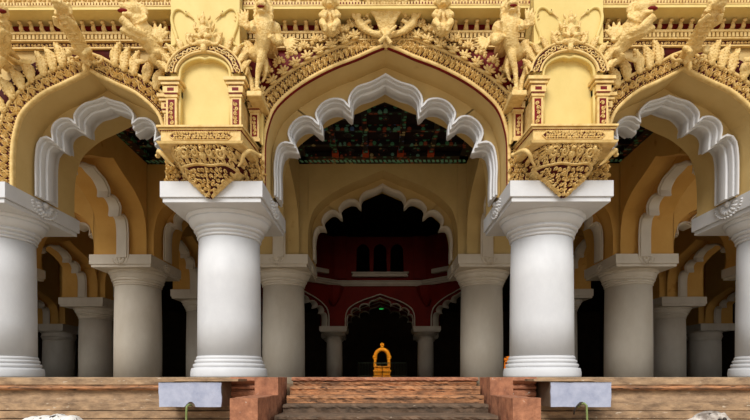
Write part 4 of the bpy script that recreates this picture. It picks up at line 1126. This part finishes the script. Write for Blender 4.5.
def croucher(cx, label, ztop, big):
    SK.W = None
    """lion head and forequarters clinging under the cornice"""
    t = thing('clinging_lion', label, 'sculpture', (cx, 0, 0)); k = SK(); s_ = big
    def q(x, y, z): return (x*s_, -1.3+y*s_, ztop+z*s_)
    k.e(q(0, -.05, -.35), (.16*s_, .16*s_, .26*s_)); k.e(q(0, -.08, -.58), (.17*s_, .15*s_, .14*s_)); k.e(q(0, -.15, .0), (.15*s_, .16*s_, .16*s_))
    k.e(q(0, -.29, -.07), (.09*s_, .08*s_, .05*s_)); k.e(q(0, -.26, -.14), (.08*s_, .08*s_, .03*s_))
    k.t([q(0, .05, -.3), (cx*0, -.9, ztop-.3*s_)], [.13*s_, .13*s_])
    for sx in (-1, 1):
        k.e(q(sx*.07, -.28, .04), .03*s_); k.e(q(sx*.13, -.12, .12), (.04*s_, .04*s_, .05*s_))
        k.t([q(sx*.12, -.1, -.2), q(sx*.2, -.2, -.34), q(sx*.1, -.27, -.42), q(sx*.06, -.28, -.3)], [.07*s_, .06*s_, .05*s_, .05*s_])
        k.t([q(sx*.12, -.08, -.55), q(sx*.17, -.22, -.5), q(sx*.1, -.27, -.62), q(sx*.09, -.22, -.72)], [.09*s_, .08*s_, .06*s_, .045*s_])
    for i in range(9):
        a = math.pi*i/8; k.e(q(.16*math.cos(a), -.08, .02+.16*math.sin(a)), .045*s_)
    k.done('body', GOLD, t, .015)
    return t
for s in (-1, 1):
    croucher(s*1.07, f'lion clinging under the cornice just {left[s]} of the central crest', 7.13, .85)
def leaner(cx, m, label):
    SK.W = staticmethod(lower(6.1, 7.0, .33))
    t = thing('leaning_lion', label, 'sculpture', (cx, 0, 0)); k = SK()
    def q(x, y, z): return (m*x, y, z)
    k.t([q(0, -1.1, 6.35), q(.0, -1.25, 6.55), q(.02, -1.5, 6.75), q(.03, -1.8, 6.95)], [.09, .115, .13, .12])
    k.e(q(.03, -1.93, 7.02), (.125, .14, .125)); k.e(q(.03, -2.06, 6.97), (.09, .09, .06)); k.e(q(.03, -2.02, 6.89), (.08, .07, .03))
    for sx in (-1, 1):
        k.e((m*.03+sx*.07, -2.06, 7.05), .028); k.e((m*.03+sx*.12, -1.9, 7.13), (.035, .04, .05))
        k.t([(sx*.1, -1.55, 6.75), (sx*.17, -1.75, 6.72), (sx*.1, -1.9, 6.78)], [.06, .055, .05])
        k.t([(sx*.08, -1.2, 6.45), (sx*.2, -1.35, 6.38), (sx*.14, -1.4, 6.22), (sx*.2, -1.42, 6.16)], [.08, .07, .05, .05])
        k.t(bez([(sx*.02, -1.1, 6.3), (sx*.2, -1.12, 6.22), (sx*.32, -1.12, 6.3), (sx*.3, -1.12, 6.42), (sx*.22, -1.12, 6.36)], 4), .035)
    k.t([q(0, -.9, 6.4), q(0, -1.2, 6.5)], [.14, .14])
    for sx in (-1, 1):
        for i in range(8): k.e((sx*.125, -1.3-.075*i, 6.56+.055*i), (.045, .05, .05))
        for i in range(4): k.e((m*.03+sx*.125, -1.86, 7.08-.06*i), .04)
    for i in range(6): k.t([(-.1, -1.42-.07*i, 6.5+.07*i), (0, -1.47-.07*i, 6.46+.07*i), (.1, -1.42-.07*i, 6.5+.07*i)], .02)
    for i in range(5): k.e((-.2+.1*i, -1.16, 6.1+.05*abs(i-2)), (.035, .05, .07), -.4+.2*i)
    k.e(q(0, -1.08, 6.2), (.07, .07, .14)); k.e(q(0, -1.15, 6.05), (.05, .05, .08))
    k.done('body', GOLD, t, .0145, .006)
leaner(-mids, 1, 'lion leaning forward over the apex of the left arch')
leaner(mids, 1, 'lion leaning forward over the apex of the right arch')
# crest over the middle arch
SK.W = None
t = thing('acanthus_crest', 'spreading acanthus crest at the apex of the widest arch under the cornice', 'sculpture', (0, 0, 0)); k = SK()
for i in range(-4, 5):
    a = i*.17; k.t(bez([(i*.02, -1.1, 6.75), (i*.045, -1.2, 6.95), (i*.06+.02*i*abs(i)*.3, -1.32, 7.15), (i*.08+.04*i*abs(i)*.3, -1.45, 7.3)], 4), [.035]*6+[.045]*5+[.05, .05])
for sx in (-1, 1):
    k.t(bez([(sx*.1, -1.1, 6.72), (sx*.35, -1.12, 6.78), (sx*.55, -1.15, 6.95), (sx*.5, -1.2, 7.15), (sx*.36, -1.2, 7.12), (sx*.38, -1.2, 7.0)], 4), [.06]*6+[.075]*6+[.05]*6+[.04]*3)
    k.t(bez([(sx*.45, -1.15, 6.95), (sx*.62, -1.2, 7.0), (sx*.66, -1.25, 7.16), (sx*.6, -1.35, 7.28)], 4), .04)
    k.t(bez([(sx*.3, -1.1, 6.8), (sx*.42, -1.15, 6.9), (sx*.3, -1.18, 6.95)], 4), .04)
k.e((0, -1.12, 6.72), (.12, .08, .12)); k.e((0, -1.1, 6.55), (.06, .06, .1))
k.t([(-.14, -1.2, 6.5), (.0, -1.24, 6.62), (.2, -1.22, 6.82)], [.05, .04, .03]); k.t([(.1, -1.2, 6.48), (.0, -1.22, 6.6), (-.1, -1.2, 6.75)], [.05, .04, .03])
k.t([(0, -.9, 6.8), (0, -1.15, 6.8)], [.1, .1])
k.done('leaves', GOLD, t, .012, .014)
MB().box(-.32, .32, -1.5, -1.3, 7.27, 7.33).build('cap', GOLD, t, bevel=.02)
